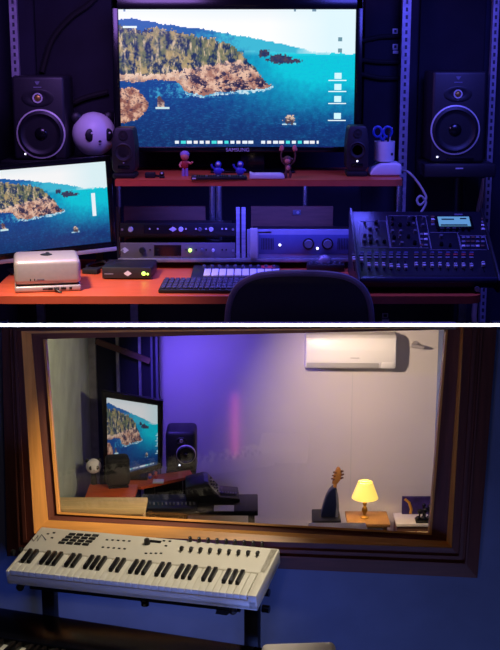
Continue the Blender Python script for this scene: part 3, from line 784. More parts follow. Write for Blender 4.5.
def rack_unit(label, px0, px1, py0, py1, zbase, face, kind):
    xa, xb = P(px0, 240, RY - 0.03).x, P(px1, 240, RY - 0.03).x
    s = mpp(P(180, 240, RY)); h = P(180, py0, RY - 0.03).z - zbase; cx = (xa + xb) / 2; w = xb - xa; pc = (px0 + px1) / 2
    t = thing('rack_unit', label, 'rack unit', (cx, RY - 0.03, zbase), group='rack units on the desk')

    def X(px): return (px - pc) * s
    b = MB(); b.box((0, 0.015, h / 2), (w, 0.012, h), 0.003); obj('face_plate', b, face, t)
    b = MB(); b.box((0, 0.10, h / 2), (w * 0.93, 0.15, h * 0.94)); obj('chassis', b, 'black', t)
    if kind == 'dark':
        kn = ((131, 2.6, 'fadercap'), (181, 2.4, 'print'), (200, 2.0, 'knobgrey'), (211, 2.2, 'fadercap'))
        disp = ((144, 172),); dia = 173.0
    else:
        kn = ((142, 3.2, 'black'), (190, 1.8, 'greenled'), (202, 2.0, 'knobgrey'), (213, 1.6, 'fadercap'))
        disp = ((154, 181),); dia = 124.5
    for px, r, m in kn:
        b = MB(); b.cyl((X(px), 0.01, h * 0.52), (X(px), -0.018, h * 0.52), r * s, r * 0.85 * s); obj('knob', b, m, t)
    for a, c in disp:
        b = MB(); b.box((X((a + c) / 2), 0.008, h * 0.5), ((c - a) * s, 0.004, h * 0.7)); obj('display', b, 'darkglass', t)
    b = MB(); b.prism([(X(dia) - 4.2 * s, 0.009, h * 0.52), (X(dia), 0.009, h * 0.72), (X(dia) + 4.2 * s, 0.009, h * 0.52), (X(dia), 0.009, h * 0.32)], (0, -0.004, 0)); obj('logo', b, 'print', t)
    for px in (150, 158, 186, 196, 206, 222, 226):
        b = MB(); b.cyl((X(px), 0.009, h * 0.55), (X(px), 0.003, h * 0.55), 0.9 * s, seg=10); obj('button', b, 'print' if kind == 'dark' else 'black', t)
    for px in (px0 + 2.5, px1 - 2.5):
        b = MB(); b.cyl((X(px), 0.009, h * 0.5), (X(px), 0.004, h * 0.5), 1.2 * s, seg=10); obj('rack_screw', b, 'steel', t)
    return t


rack_unit('upper rack unit with a dark face and pale knobs, left under the shelf', 120, 235.3, 223.5, 234.5, zs1, 'mixer', 'dark')
rack_unit('lower rack unit with a silver grey face and a green lit socket', 120, 235.3, 243, 257, z0, 'greyrack', 'silver')
# power amplifier
xa, xb = P(247, 240, RY - 0.03).x, P(355, 240, RY - 0.03).x; s = mpp(P(300, 240, RY)); h = P(300, 229.5, RY - 0.03).z - z0
t = thing('power_amplifier', 'silver blue power amplifier with two round knobs, left of the console', 'amplifier', ((xa + xb) / 2, RY - 0.03, z0))
def X(px): return (px - 301) * s
b = MB(); b.box((0, 0.015, h / 2), (xb - xa, 0.014, h), 0.003); obj('face_plate', b, 'amp', t)
b = MB(); b.box((0, 0.10, h / 2), ((xb - xa) * 0.9, 0.15, h * 0.96)); obj('chassis', b, 'black', t)
b = MB(); b.box((X(304), 0.007, h * 0.48), (90 * s, 0.004, h * 0.68), 0.001); obj('inset_panel', b, 'amppanel', t)
for px in (308.5, 327.5):
    b = MB(); b.cyl((X(px), 0.006, h * 0.5), (X(px), 0.002, h * 0.5), 5.8 * s, seg=28); k = obj('knob', b, 'black', t)
    b = MB(); b.cyl((X(px), 0.003, h * 0.5), (X(px), -0.022, h * 0.5), 4.3 * s, 3.8 * s, seg=28); obj('knob_cap', b, 'knobgrey', k)
b = MB()
for k in range(8): b.box((X(262 + k * 1.6), 0.004, h * 0.5), (0.6 * s, 0.004, h * 0.4))
for k in range(8): b.box((X(338 + k * 1.6), 0.004, h * 0.5), (0.6 * s, 0.004, h * 0.4))
obj('vent_slots', b, 'black', t)
for px, zz in ((280, 0.46), (317.5, 0.34)):
    b = MB(); b.sph((X(px), 0.004, h * zz), 1.3 * s, 10, 8); obj('light', b, 'led', t)
b = MB(); b.box((X(265), 0.0075, h * 0.9), (13 * s, 0.003, 1.1 * s)); obj('lettering', b, 'black', t)
for px, w in ((254, 7.5), (352.5, 4)):
    b = MB(); b.box((X(px), -0.012, h * 0.53), (w * s, 0.04, h * 1.05), 0.006); obj('rack_handle', b, 'silver' if px < 300 else 'amp', t)
# brown boards behind the rack
for (x0, x1, lab) in ((126, 206, 'brown wooden board standing behind the two rack units'), (251, 332, 'brown wooden board standing behind the power amplifier')):
    a = P(x0, 225, 8.16); c = P(x1, 204, 8.16)
    b = MB(); b.box(((a.x + c.x) / 2, 8.05, (DZ + c.z) / 2), (c.x - a.x, 0.03, c.z - DZ), 0.003)
    tag(obj('back_board', b, 'brownboard'), lab, 'board', 'brown boards behind the rack')
p = P(297, 213, 8.0)
t = thing('wall_plate', 'small grey connector plate fixed on the brown board behind the amplifier', 'socket', (p.x, 8.034, p.z))
s = mpp(p)
b = MB(); b.box((0, -0.004, 0), (8 * s, 0.008, 5 * s), 0.002); obj('plate', b, 'knobgrey', t)
b = MB(); b.cyl((1 * s, -0.006, 0), (1 * s, -0.016, 0), 1.5 * s); obj('connector', b, 'steel', t)

# ---- pad controller and computer keyboard
a = PZ(240, 285, DZ); s = mpp(a)
q0, q1 = PZ(200, 281.5, DZ), PZ(208, 269, DZ)
dep = q1.y - q0.y; cx = Vector((PZ(236, 276, DZ).x, (q0.y + q1.y) / 2, DZ))
t = thing('pad_controller', 'flat black controller with a row of white pads behind the computer keyboard', 'controller', (cx.x, cx.y, DZ), 0)
W = 92 * s
b = MB(); b.box((0, 0, 0.014), (W, dep, 0.026), 0.008); obj('case', b, 'black', t)
for i in range(10):
    b = MB(); b.box((-W / 2 + 16.5 * s + i * 7.9 * s, -dep * 0.17, 0.03), (6.9 * s, dep * 0.5, 0.01), 0.003); obj('pad', b, 'pad', t)
for i in range(10):
    b = MB(); b.cyl((-W / 2 + 12 * s + i * 8.2 * s, dep * 0.28, 0.026), (-W / 2 + 12 * s + i * 8.2 * s, dep * 0.28, 0.044), 2.0 * s, 1.7 * s, seg=14); obj('knob', b, 'knobgrey', t)
b = MB(); b.box((34 * s, dep * 0.33, 0.0275), (15 * s, dep * 0.22, 0.002)); obj('red_pad', b, 'redtoy', t)
cx = PZ(203, 288.0, DZ); s = mpp(cx); dep = PZ(203, 282.8, DZ).y - PZ(203, 294, DZ).y
t = thing('computer_keyboard', 'black computer keyboard at the front of the desk, left of the chair', 'keyboard', (cx.x, cx.y, DZ), -1.5)
W = 84 * s
b = MB(); b.box((0, 0, 0.013), (W, dep, 0.022), 0.006); obj('case', b, 'black', t)
kme = None
for r_ in range(4):
    for c_ in range(15):
        if kme is None:
            b = MB(); b.box((0, 0, 0), (W / 15 * 0.82, dep / 4 * 0.74, 0.012), 0.003); o = obj('key', b, mat('dark_violet_keycap', (56, 54, 78), 0.45), t); kme = o
        else:
            o = kme.copy(); COL.objects.link(o); o.parent = t
        o.location = (-W / 2 + W / 15 * (c_ + 0.5) * 0.97 + W * 0.015, -dep / 2 + dep / 4 * (r_ + 0.5) * 0.94 + dep * 0.03, 0.029)

# ---- trackball-like device
q = PZ(326, 272.2, DZ); s = mpp(q)
t = thing('desk_controller', 'small dark device with a pale oval top between amplifier and console', 'controller', q)
b = MB(); b.box((0, 0.05, 0.026), (38 * s, 0.10, 0.05), 0.012); obj('case', b, 'black', t)
b = MB(); b.sph((-1 * s, 0.065, 0.055), (7.5 * s, 0.035, 0.05)); obj('oval_top', b, 'greyrack', t)
for k in range(6):
    b = MB(); b.cyl((-15 * s + k * 6 * s, 0.035, 0.05), (-15 * s + k * 6 * s, 0.035, 0.062), 1.6 * s, seg=12); obj('button', b, 'knobgrey', t)

# ---- mixing console
MF = P(420, 277, 6.98); MBK = P(425, 210, 7.62)
zF, zB = MF.z, MBK.z
fl = P(345.5, 274, 6.98); fr = P(494, 277, 6.98); bl = P(361, 210, 7.62); br = P(489, 212, 7.62)
oX = (fl.x + fr.x + bl.x + br.x) / 4
wM = ((fr.x - fl.x) + (br.x - bl.x)) / 2
t = thing('mixing_console', 'dark digital mixing console with fader rows and a cyan screen', 'mixing console', (oX, 6.98, DZ), 0)
x0, x1 = oX - wM / 2, oX + wM / 2
yA, yZ = 6.98, 7.62
body = [(yA + 0.02, DZ + 0.03), (yA, zF - 0.035), (yA + 0.025, zF - 0.004), (yA + 0.06, zF - 0.004), (yZ, zB - 0.01), (yZ + 0.05, zB - 0.03), (yZ + 0.05, DZ + 0.03)]
b = MB(); b.prism([(x0 + 0.012, y, z) for y, z in body], (wM - 0.024, 0, 0), 0.004); obj('chassis', b, 'mixer', t, True)
for xx in (x0, x1 - 0.014):
    sd = [(yA + 0.01, DZ + 0.002), (yA - 0.012, zF - 0.02), (yA + 0.02, zF + 0.012), (yZ, zB + 0.012), (yZ + 0.06, zB - 0.02), (yZ + 0.06, DZ + 0.002)]
    b = MB(); b.prism([(xx, y, z) for y, z in sd], (0.014, 0, 0), 0.003); obj('side_cheek', b, 'black', t, True)
b = MB(); b.box((oX, yA + 0.008, zF - 0.02), (wM - 0.03, 0.03, 0.034), 0.012); obj('front_lip', b, 'mixedge', t, True)
b = MB(); b.cyl((P(477, 293, yA).x, yA + 0.03, P(477, 289, yA).z), (P(477, 293, yA).x, yA - 0.012, P(477, 289, yA).z), 0.016); obj('headphone_socket', b, 'steel', t, True)
mo = Vector((0, yA + 0.06, zF - 0.004)); mdir = Vector((0, yZ - yA - 0.06, zB - 0.01 - zF + 0.004)).normalized(); mn = mdir.cross(Vector((-1, 0, 0))).normalized()
if mn.z < 0: mn = -mn
MR = Matrix(((1, 0, 0), (0, mdir.y, mn.y), (0, mdir.z, mn.z))).to_4x4()


def mp_(zx, zy, up=0.0):
    """point on the console face (zoomed picture coordinates)"""
    return PP(340 + zx / 3.125, 200 + zy / 3.125, mo, mn) + mn * up


ms = mpp(mp_(250, 120))
# outlined sections
b = MB()
for (a0, c0, a1, c1) in ((64, 66, 150, 148), (152, 50, 244, 150), (246, 50, 276, 150), (280, 102, 372, 156), (376, 112, 458, 156)):
    for (u0, v0, u1, v1) in ((a0, c0, a1, c0), (a0, c1, a1, c1), (a0, c0, a0, c1), (a1, c0, a1, c1)):
        p0, p1 = mp_(u0, v0, 0.001), mp_(u1, v1, 0.001); d = (p1 - p0)
        c = (p0 + p1) / 2
        if abs(d.x) > abs(d.y): b.box(c, (abs(d.x), 0.004, 0.002), rot=MR)
        else: b.box(c, (0.004, d.length, 0.002), rot=MR)
o = obj('section_lines', b, 'line', t, True)
kn = [(x, y) for y in (76, 94, 112, 132) for x in (78, 96, 114, 136)] + [(x, y) for y in (62, 80, 100, 120, 138) for x in (166, 190, 212, 232)] + [(x, y) for y in (62, 84) for x in (260,)] + [(x, y) for y in (118, 142) for x in (294, 318, 342)]
n = 0
for (x, y) in kn:
    if random.random() < 0.22: continue
    r = random.choice((0.010, 0.012, 0.013)); a = mp_(x + random.uniform(-3, 3), y + random.uniform(-3, 3))
    b = MB(); b.cyl(a, a + mn * 0.02, r, r * 0.8, seg=14); obj('knob', b, random.choice(('knobgrey', 'blackgloss', 'knobgrey')), t, True)
for (x, y) in [(x, y) for y in (118, 131, 145) for x in (386, 400, 415, 430, 446)] + [(x, y) for y in (108, 124, 142) for x in (255, 268)] + [(290, y) for y in (54, 62, 70, 78)] + [(447, y) for y in (60, 70, 80, 92)]:
    a = mp_(x, y, 0.003); b = MB(); b.box(a, (0.022, 0.018, 0.008), 0.002, rot=MR)
    obj('button', b, random.choice(('line', 'line', 'brownboard', 'line', 'print')), t, True)
a = mp_(356, 73, 0.006); b = MB(); b.box(a, (118 / 3.125 * ms, 0.13, 0.012), 0.004, rot=MR); fr_ = obj('screen_frame', b, 'blackgloss', t, True)
a = mp_(356, 72, 0.0125); b = MB(); b.box(a, (100 / 3.125 * ms, 0.10, 0.003), rot=MR); sc_ = obj('screen', b, 'cyanlcd', t, True)
b = MB()
for (x, y, w) in ((336, 66, 40), (356, 84, 84), (384, 64, 20)):
    b.box(mp_(x, y, 0.0145), (w / 3.125 * ms, 0.012, 0.002), rot=MR)
obj('screen_readout', b, 'mixer', sc_, True)
for k in range(6):
    a = mp_(308 + k * 19, 96, 0.0); b = MB(); b.cyl(a, a + mn * 0.022, 0.01, 0.008, seg=12); obj('knob', b, 'blackgloss', t, True)
a = mp_(370, 46, 0.002); b = MB(); b.box(a, (26 / 3.125 * ms, 0.014, 0.002), rot=MR); obj('logo', b, 'line', t, True)
# channels
fx = [(44 + i * 23.0) for i in range(8)] + [(238 + i * 24.6) for i in range(8)] + [447]
b = MB()
for x in fx:
    p0, p1 = mp_(x, 222 if x != 447 else 226, 0.001), mp_(x, 190, 0.001)
    b.box((p0 + p1) / 2, (0.006, (p1 - p0).length, 0.002), rot=MR)
obj('fader_slots', b, 'blackgloss', t, True)
for i, x in enumerate(fx):
    yy = (190, 192)[i] if i < 2 else 206 + (i % 8) * 0.9 + random.uniform(-2, 2)
    a = mp_(x, yy, 0.012); b = MB(); b.box(a, (0.020, 0.034, 0.022), 0.004, rot=MR); cap = obj('fader', b, 'fadercap', t, True)
    b = MB(); b.box(mp_(x, yy, 0.0235), (0.021, 0.006, 0.003), rot=MR); obj('grip_line', b, 'black', cap, True)
for i, x in enumerate(fx[:-1]):
    for j, y in enumerate((172, 181)):
        a = mp_(x, y, 0.003); b = MB(); b.box(a, (0.026, 0.014, 0.008), 0.002, rot=MR)
        obj('channel_button', b, ('knobgrey', 'line')[j] if i < 8 else (('redtoy' if i > 11 else 'brownboard'), 'line')[j], t, True)
b = MB()
for i, x in enumerate(fx[:-1]):
    a = mp_(x + 1, 164, 0.0015); b.box(a, (0.024, 0.010, 0.002), rot=MR)
obj('scribble_strips', b, 'amppanel', t, True)

# ---- chair
CY = 6.5
q = P(299.5, 300, CY); s = mpp(q)
t = thing('office_chair', 'black leather office chair with its back to the viewer in front of the desk', 'chair', (q.x, CY - 0.02, FZ))
half = [(0, 270.5), (22, 271), (40, 273), (52, 277), (62, 284), (68, 293), (71.5, 304), (73, 316), (73.5, 330), (72, 352), (64, 372), (45, 378), (0, 380)]
ol = [(x, y) for x, y in half] + [(-x, y) for x, y in half[::-1][1:-1]]
def cp(k, dy): return [(x * s * k, dy, (P(300, 325, CY).z + ((P(300, y, CY).z - P(300, 325, CY).z) * k) - 0.0) - FZ) for x, y in ol]
b = MB(); b.prism(cp(1.0, 0.0), (0, 0.07, 0), 0.02, 3); obj('backrest', b, 'leather', t)
b = MB(); ring = [(x * s * 0.985, -0.002, P(300, 325, CY).z + (P(300, y, CY).z - P(300, 325, CY).z) * 0.965 - FZ) for x, y in ol]
b.tube(arc(ring + [ring[0]], 4), 0.017, 8); obj('piping', b, 'rimhighlight', t)
b = MB(); b.box((0, 0.26, 0.62), (0.7, 0.5, 0.11), 0.05, 4); obj('seat', b, 'leather', t)
b = MB(); b.box((0, 0.05, 0.58), (0.1, 0.2, 0.04), 0.01); b.cyl((0, 0.26, 0.12), (0, 0.26, 0.57), 0.035); obj('gas_column', b, 'black', t)
for k in range(5):
    a = R(90 + 72 * k); e = Vector((0.3 * math.cos(a), 0.26 + 0.3 * math.sin(a), 0.09))
    b = MB(); b.cyl((0, 0.26, 0.13), e, 0.03, 0.02, 10); lg = obj('leg', b, 'black', t)
    b = MB(); b.cyl((e.x - 0.02, e.y, 0.04), (e.x + 0.02, e.y, 0.04), 0.04, seg=16); b.cyl(e, (e.x, e.y, 0.05), 0.012, seg=8); obj('caster', b, 'blackrub', lg)

# =====================================================================================================
#                              LOWER ROOM : THE WINDOW AND THE KEYBOARD IN FRONT OF IT
# =====================================================================================================
WY = 4.20           # face of the wall with the window
BY = 6.10           # back wall of the room behind the window
XL, XR = -0.83, 0.985
ZTOP = P(250, 328, WY).z
b = MB(); b.box((0, 3.6, -0.05), (4.0, 5.2, 0.1)); struct('floor.001', b, 'floor')


def quad(q, Y): return [P(x, y, Y) for x, y in q]


GL = [(43, 339), (448, 329.5), (431.5, 535), (57, 514)]
Q2 = [(31, 333.5), (461, 327.8), (446.5, 541), (48, 520)]
Q3 = [(21, 331), (464, 327.4), (452, 548), (34, 533.5)]
Q4 = [(1.5, 327), (497, 327), (477.5, 578), (7, 556)]


def ring_frame(q_in, q_out, y_in, y_out, back, side):
    """one side (0 top, 1 right, 2 bottom, 3 left) of a mitred moulding"""
    i, j = side, (side + 1) % 4
    f = [P(*q_out[i], y_out), P(*q_out[j], y_out), P(*q_in[j], y_in), P(*q_in[i], y_in)]
    bk = [Vector((p.x, back, p.z - ((back - p.y) * 0.24 if k in (0, 1) else (back - p.y) * 0.44))) for p, k in zip(f, (i, j, j, i))]
    return f, bk


def wall_front():
    o = quad(Q4, WY); X0, X1 = -2.0, 2.0
    m = MB()
    zt = ZTOP
    T = Vector((0, 0.12, 0))
    for q in ([(X0, WY, 0), (o[3].x, WY, 0), o[3], o[0], (o[0].x, WY, zt), (X0, WY, zt)],
              [(o[3].x, WY, 0), (o[2].x, WY, 0), o[2], o[3]],
              [(o[2].x, WY, 0), (X1, WY, 0), (X1, WY, zt), (o[1].x, WY, zt), o[1], o[2]]):
        m.prism(q, T)
    return m


struct('wall_front', wall_front(), 'bluewall')
w = bpy.data.objects.new('window_1', None); COL.objects.link(w); w.location = (0, WY, P(250, 540, WY).z); w['kind'] = 'structure'
for nm, q_in, q_out, y_in, y_out, mats in (('casing', Q3, Q4, 4.135, 4.15, ('woodh', 'woodd')), ('bead', Q2, Q3, 4.185, 4.14, ('litgoldh', 'litgold')), ('stop', GL, Q2, 4.215, 4.19, ('woodh', 'woodd'))):
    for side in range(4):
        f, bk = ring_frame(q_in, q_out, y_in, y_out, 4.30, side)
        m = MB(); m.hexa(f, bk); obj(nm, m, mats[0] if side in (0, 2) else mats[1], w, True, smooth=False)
# casing grooves: two stepped lines per side
gq = lambda k: [tuple(Q3[i][j] + (Q4[i][j] - Q3[i][j]) * k for j in (0, 1)) for i in range(4)]
for k0, k1 in ((0.28, 0.40), (0.52, 0.58)):
    for side in (1, 2, 3):
        f, bk = ring_frame(gq(k0), gq(k1), 4.128, 4.128, 4.16, side)
        m = MB(); m.hexa(f, bk); obj('casing_step', m, 'woodh' if side == 2 else 'woodd', w, True, smooth=False)
# thin bright inner bead by the glass
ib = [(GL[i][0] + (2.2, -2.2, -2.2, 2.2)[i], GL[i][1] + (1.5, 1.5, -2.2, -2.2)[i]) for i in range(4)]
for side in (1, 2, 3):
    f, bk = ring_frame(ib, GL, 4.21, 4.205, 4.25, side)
    m = MB(); m.hexa(f, bk); obj('glazing_bead', m, 'litgoldh' if side == 2 else 'litgold', w, True, smooth=False)
# the pane
gm = bpy.data.materials.new('window_glass'); gm.use_nodes = True; nt = gm.node_tree
for n_ in list(nt.nodes): nt.nodes.remove(n_)
out = nt.nodes.new('ShaderNodeOutputMaterial'); mx = nt.nodes.new('ShaderNodeMixShader'); tr = nt.nodes.new('ShaderNodeBsdfTransparent'); gs = nt.nodes.new('ShaderNodeBsdfGlossy'); lw = nt.nodes.new('ShaderNodeLayerWeight'); lw.inputs['Blend'].default_value = 0.5
pwr = nt.nodes.new('ShaderNodeMath'); pwr.operation = 'POWER'; pwr.inputs[1].default_value = 5.0
fr2 = nt.nodes.new('ShaderNodeMath'); fr2.operation = 'MULTIPLY_ADD'; fr2.inputs[1].default_value = 0.7; fr2.inputs[2].default_value = 0.05
nt.links.new(lw.outputs['Facing'], pwr.inputs[0]); nt.links.new(pwr.outputs[0], fr2.inputs[0])
gs.inputs['Roughness'].default_value = 0.02; tr.inputs['Color'].default_value = (0.96, 0.97, 0.98, 1)
nt.links.new(fr2.outputs[0], mx.inputs[0]); nt.links.new(tr.outputs[0], mx.inputs[1]); nt.links.new(gs.outputs[0], mx.inputs[2]); nt.links.new(mx.outputs[0], out.inputs['Surface'])
m = MB(); g0 = quad(GL, 4.235); m.hexa([p + Vector((0, 0, 0)) for p in g0], [p + Vector((0, 0.006, 0)) for p in g0]); obj('pane', m, gm, w, True, smooth=False)

# room behind the window
b = MB(); b.box(((XL + XR) / 2, BY + 0.04, 0.7), (XR - XL + 0.2, 0.08, 1.4)); struct('wall_far', b, 'plaster')
YR = 6.18
zr0, zr1 = ZTOP + 0.012, CAM.z - YR * math.tan(PITCH + math.atan((323.3 - 325) / F)) - 0.012
rb = [(WY + 0.0, zr0 - 0.016), (WY, zr0), (YR, zr1), (YR, zr1 - 0.016)]
b = MB(); b.prism([(-2.0, y, z) for y, z in rb], (4.0, 0, 0)); struct('ceiling.001', b, 'plaster')


def side_wall(x, dx):
    m = MB(); pr = [(WY + 0.12, 0), (WY + 0.12, zr0 - 0.045), (BY, zr1 - 0.006), (BY, 0)]
    m.prism([(x, y, z) for y, z in pr], (dx, 0, 0)); return m


struct('wall_side_left', side_wall(XL, -0.08), 'greywall')
struct('wall_side_right', side_wall(XR, 0.08), 'bluewall')
# white board that caps the lower storey, front edge seen as a white line
zt0, zt1 = P(250, 327.2, 4.11).z, P(250, 322.8, 4.11).z
b = MB(); b.prism([(-2.0, y, z) for y, z in ((4.11, zt0), (4.11, zt1), (4.199, zt1 - 0.024), (4.199, zt0 - 0.004))], (4.0, 0, 0)); struct('trim_1', b, 'whitepaint')

# joint line in the plaster
p = P(352, 400, BY)
b = MB(); b.box((p.x, BY - 0.0008, 0.75), (0.004, 0.0016, 1.2)); struct('trim_2', b, 'acgrey')

# ---- dark equipment frame at the back left
fx0, fx1 = XL + 0.004, P(158, 400, 5.95).x
t = thing('equipment_rack', 'dark backed steel frame standing behind the small television, beyond the glass', 'rack', ((fx0 + fx1) / 2, 6.0, 0))
zf = 1.37
b = MB(); b.box(((fx0 + fx1) / 2, 6.05, zf / 2), (fx1 - fx0, 0.06, zf)); obj('back_panel', b, 'panel', t, True)
for px, wpx, m in ((92.5, 7.5, 'steel'), (118, 3, 'steel'), (140, 2.6, 'steel'), (152, 2, 'knobgrey'), (157, 2, 'knobgrey')):
    p = P(px, 380, 5.97); sw = wpx * mpp(p)
    b = MB(); b.box((p.x, 5.985, zf / 2), (sw, 0.03, zf)); obj('upright', b, m, t, True)
p0, p1 = P(96, 341, 5.96), P(150, 361, 5.96)
b = MB(); v = p1 - p0; b.box((p0 + p1) / 2, (v.length, 0.012, 0.03), rot=Matrix.Rotation(-math.atan2(v.z, v.x), 4, 'Y')); obj('brace', b, 'brownboard', t, True)

# ---- orange desk inside
zd = 0.80
a0, a1 = PZ(93, 499, zd), PZ(140, 499, zd)
yd0 = a0.y; yd1 = PZ(100, 484, zd).y
t = thing('side_desk', 'orange wooden desk end beyond the glass, carrying the panda and small black speaker', 'desk', ((a0.x + a1.x) / 2, yd0 + 0.2, 0))
xd0, xd1 = PZ(84, 499, zd).x, PZ(134, 499, zd).x
b = MB(); b.box(((xd0 + xd1) / 2, (yd0 + yd1) / 2, zd - 0.012), (xd1 - xd0, yd1 - yd0, 0.024), 0.003); obj('desk_top', b, 'desk', t, True)
for x in (xd0 + 0.03, xd1 - 0.03):
    for y in (yd0 + 0.04, yd1 - 0.04):
        b = MB(); b.box((x, y, (zd - 0.024) / 2), (0.03, 0.03, zd - 0.024)); obj('leg', b, 'black', t, True)
# panda on it
panda('white panda ornament with a black eye, peeking past the left wall beyond the glass', 93.5, 466, 7.6, yd0 + 0.2, zd, True, 12)
q = PZ(119, 488.5, zd + 0.0)
q = PZ(119, 489, zd); s = mpp(q)
t = thing('desktop_speaker', 'small black speaker seen from behind on the orange desk beyond the glass', 'loudspeaker', q, 12)
hh = P(119, 459, q.y).z - zd
b = MB(); b.box((0, 0.05, hh / 2 + 0.003), (24 * s, 0.08, hh - 0.006), 0.02, 3); obj('cabinet', b, 'blackrub', t)
b = MB(); b.box((0, 0.05, 0.004), (20 * s, 0.08, 0.008)); obj('foot', b, 'black', t)
b = MB(); b.cyl((0, 0.002, hh * 0.62), (0, -0.004, hh * 0.62), 4 * s); obj('rear_port', b, 'spk', t)

# ---- television inside, on its red shelf
TQ = [(101.5, 391), (163, 401), (162, 468), (104, 485)]
ya, yb_ = 5.50, 5.62
def tq(q, dy=0.0): return [P(q[0][0], q[0][1], ya) + Vector((0, dy, 0)), P(q[1][0], q[1][1], yb_) + Vector((0, dy, 0)), P(q[2][0], q[2][1], yb_) + Vector((0, dy, 0)), P(q[3][0], q[3][1], ya) + Vector((0, dy, 0))]
SQ = [(106.5, 397.5), (161, 406), (160.2, 464), (108, 478)]
# shelf
zsh = P(165, 484, 5.5).z
t = thing('wall_shelf', 'red shelf on a black support beyond the glass, under the small television', 'shelf', (P(165, 484, 5.6).x, 5.6, 0))
pl = [PZ(141, 487, zsh), PZ(193, 475.5, zsh), PZ(190, 470, zsh), PZ(108, 481, zsh)]
b = MB(); b.prism([(p.x, p.y, zsh - 0.014) for p in pl], (0, 0, 0.014)); obj('board', b, 'desk', t, True)
for px, yy in ((150, 5.62), (178, 5.68), (122, 5.60)):
    x = P(px, 500, yy).x; b = MB(); b.box((x, yy, (zsh - 0.014) / 2), (0.05, 0.05, zsh - 0.014)); obj('support', b, 'black', t, True)
b = MB(); x = P(164, 495, 5.64).x; b.box((x, 5.66, zsh * 0.5), (0.14, 0.03, zsh - 0.03)); obj('panel', b, 'black', t, True)
t = thing('television', 'smaller looking television beyond the glass showing the same coast', 'television', (P(133, 470, 5.56).x, 5.6, zsh))
fq, bq = tq(TQ), tq(TQ, 0.03)
sq = tq(SQ)
b = MB(); b.hexa(tq(TQ, 0.006), bq); obj('back_cover', b, 'black', t, True)
b = MB()
for i in range(4):
    j = (i + 1) % 4
    fa = [fq[i], fq[j], sq[j], sq[i]]; b.hexa(fa, [p + Vector((0, 0.01, 0)) for p in fa])
obj('bezel', b, 'blackgloss', t, True)
inv = parent_matrix(t).inverted()
screen_mesh('screen', [inv @ (p + Vector((0, 0.003, 0))) for p in sq], 70, 80, screen_mat('far_television_picture', 0.62), t, (0.02, 0.0, 0.98, 1.0), True)
x = P(134, 480, 5.6).x
zlow = P(133, 474, 5.56).z
b = MB(); b.box((x, 5.60, (zsh + zlow) / 2 + 0.02), (0.06, 0.02, max(0.02, zlow - zsh + 0.05)), 0.003); b.box((x, 5.60, zsh + 0.004), (0.14, 0.1, 0.008)); obj('stand', b, 'blackgloss', t, True)
# little items in front of it
for (px, m, hp, lab) in ((150, 'bluetoy', 6, 'tiny blue toy on the red shelf beyond the glass'), (156, 'redtoy', 8, 'tiny red toy on the red shelf beyond the glass')):
    q = PZ(px, 479, zsh); s = mpp(q)
    t = thing('toy_figure', lab, 'toy', q, group='tiny toys on the far shelf')
    b = MB(); b.sph((0, 0, 2 * s), (1.8 * s, 1.4 * s, 2 * s)); obj('body', b, m, t)
    b = MB(); b.sph((0, 0, (hp - 1.5) * s), 1.6 * s); b.cyl((0, 0, 3 * s), (0, 0, (hp - 2) * s), 0.8 * s); obj('head', b, 'pinkskin', t)
q = PZ(158, 483.5, zsh); s = mpp(q)
b = MB(); b.box((q.x, q.y + 0.02, zsh + 0.004), (11 * s, 0.05, 0.008), 0.003); tag(obj('white_gadget', b, 'white'), 'flat white gadget on the red shelf beyond the glass', 'gadget')
# far studio monitor
YS = 5.72
zs = P(180, 471, YS).z
t = studio_monitor('black studio monitor with a pale ring beyond the glass, right of the small television', 165.5, 196, 432, 471, YS, zs, (186, 454, 9.8), (181.5, 440.5, 1.7), None, 0, 0.17)
t2 = thing('speaker_stand', 'slim black stand under the studio monitor beyond the glass', 'stand', (P(181, 471, YS).x, YS + 0.09, 0))
x = P(181, 471, YS).x
b = MB(); b.box((x, YS + 0.09, zs - 0.008), (0.15, 0.18, 0.016)); obj('top_plate', b, 'black', t2, True)
b = MB(); b.box((x, YS + 0.1, zs / 2), (0.05, 0.05, zs - 0.016)); obj('column', b, 'black', t2, True)
b = MB(); b.box((x, YS + 0.1, 0.008), (0.2, 0.2, 0.016)); obj('base_plate', b, 'black', t2, True)

# ---- dark table with the far mixer
zt2 = P(200, 500, 5.3).z
a0, a1 = PZ(138, 511, zt2), PZ(258, 511, zt2)
y0_, y1_ = a0.y, PZ(200, 494, zt2).y
t = thing('equipment_table', 'long black table beyond the glass holding the small console', 'table', ((a0.x + a1.x) / 2, (y0_ + y1_) / 2, 0))
b = MB(); b.box(((a0.x + a1.x) / 2, (y0_ + y1_) / 2, zt2 - 0.012), (a1.x - a0.x, y1_ - y0_, 0.024), 0.003); obj('table_top', b, 'black', t, True)
for x in (a0.x + 0.03, a1.x - 0.03):
    for y in (y0_ + 0.04, y1_ - 0.04):
        b = MB(); b.box((x, y, (zt2 - 0.024) / 2), (0.03, 0.03, zt2 - 0.024)); obj('leg', b, 'black', t, True)
q = PZ(212, 503, zt2); s = mpp(q)
t = thing('mixing_console', 'small dark wedge shaped console on the black table beyond the glass', 'mixing console', q, 4)
pr = [(-26, 0.2), (28, 0.2), (28, 3.5), (8, 6), (-3, 20), (-8, 21), (-26, 17)]
b = MB(); b.prism([(x * s, 0, z * s) for x, z in pr], (0, 0.16, 0), 0.004); obj('chassis', b, 'mixer', t)
b = MB(); b.prism([(-7.5 * s, 0.02, 21.2 * s), (-3.2 * s, 0.02, 20.4 * s), (-3.2 * s, 0.14, 20.4 * s), (-7.5 * s, 0.14, 21.2 * s)], (0, 0, 0.002)); obj('screen', b, 'amppanel', t)
for k in range(7):
    b = MB(); b.box(((9 + k * 2.6) * s, 0.05, (7 - k * 0.33) * s), (1.3 * s, 0.02, 1.8 * s)); obj('fader', b, 'line', t)
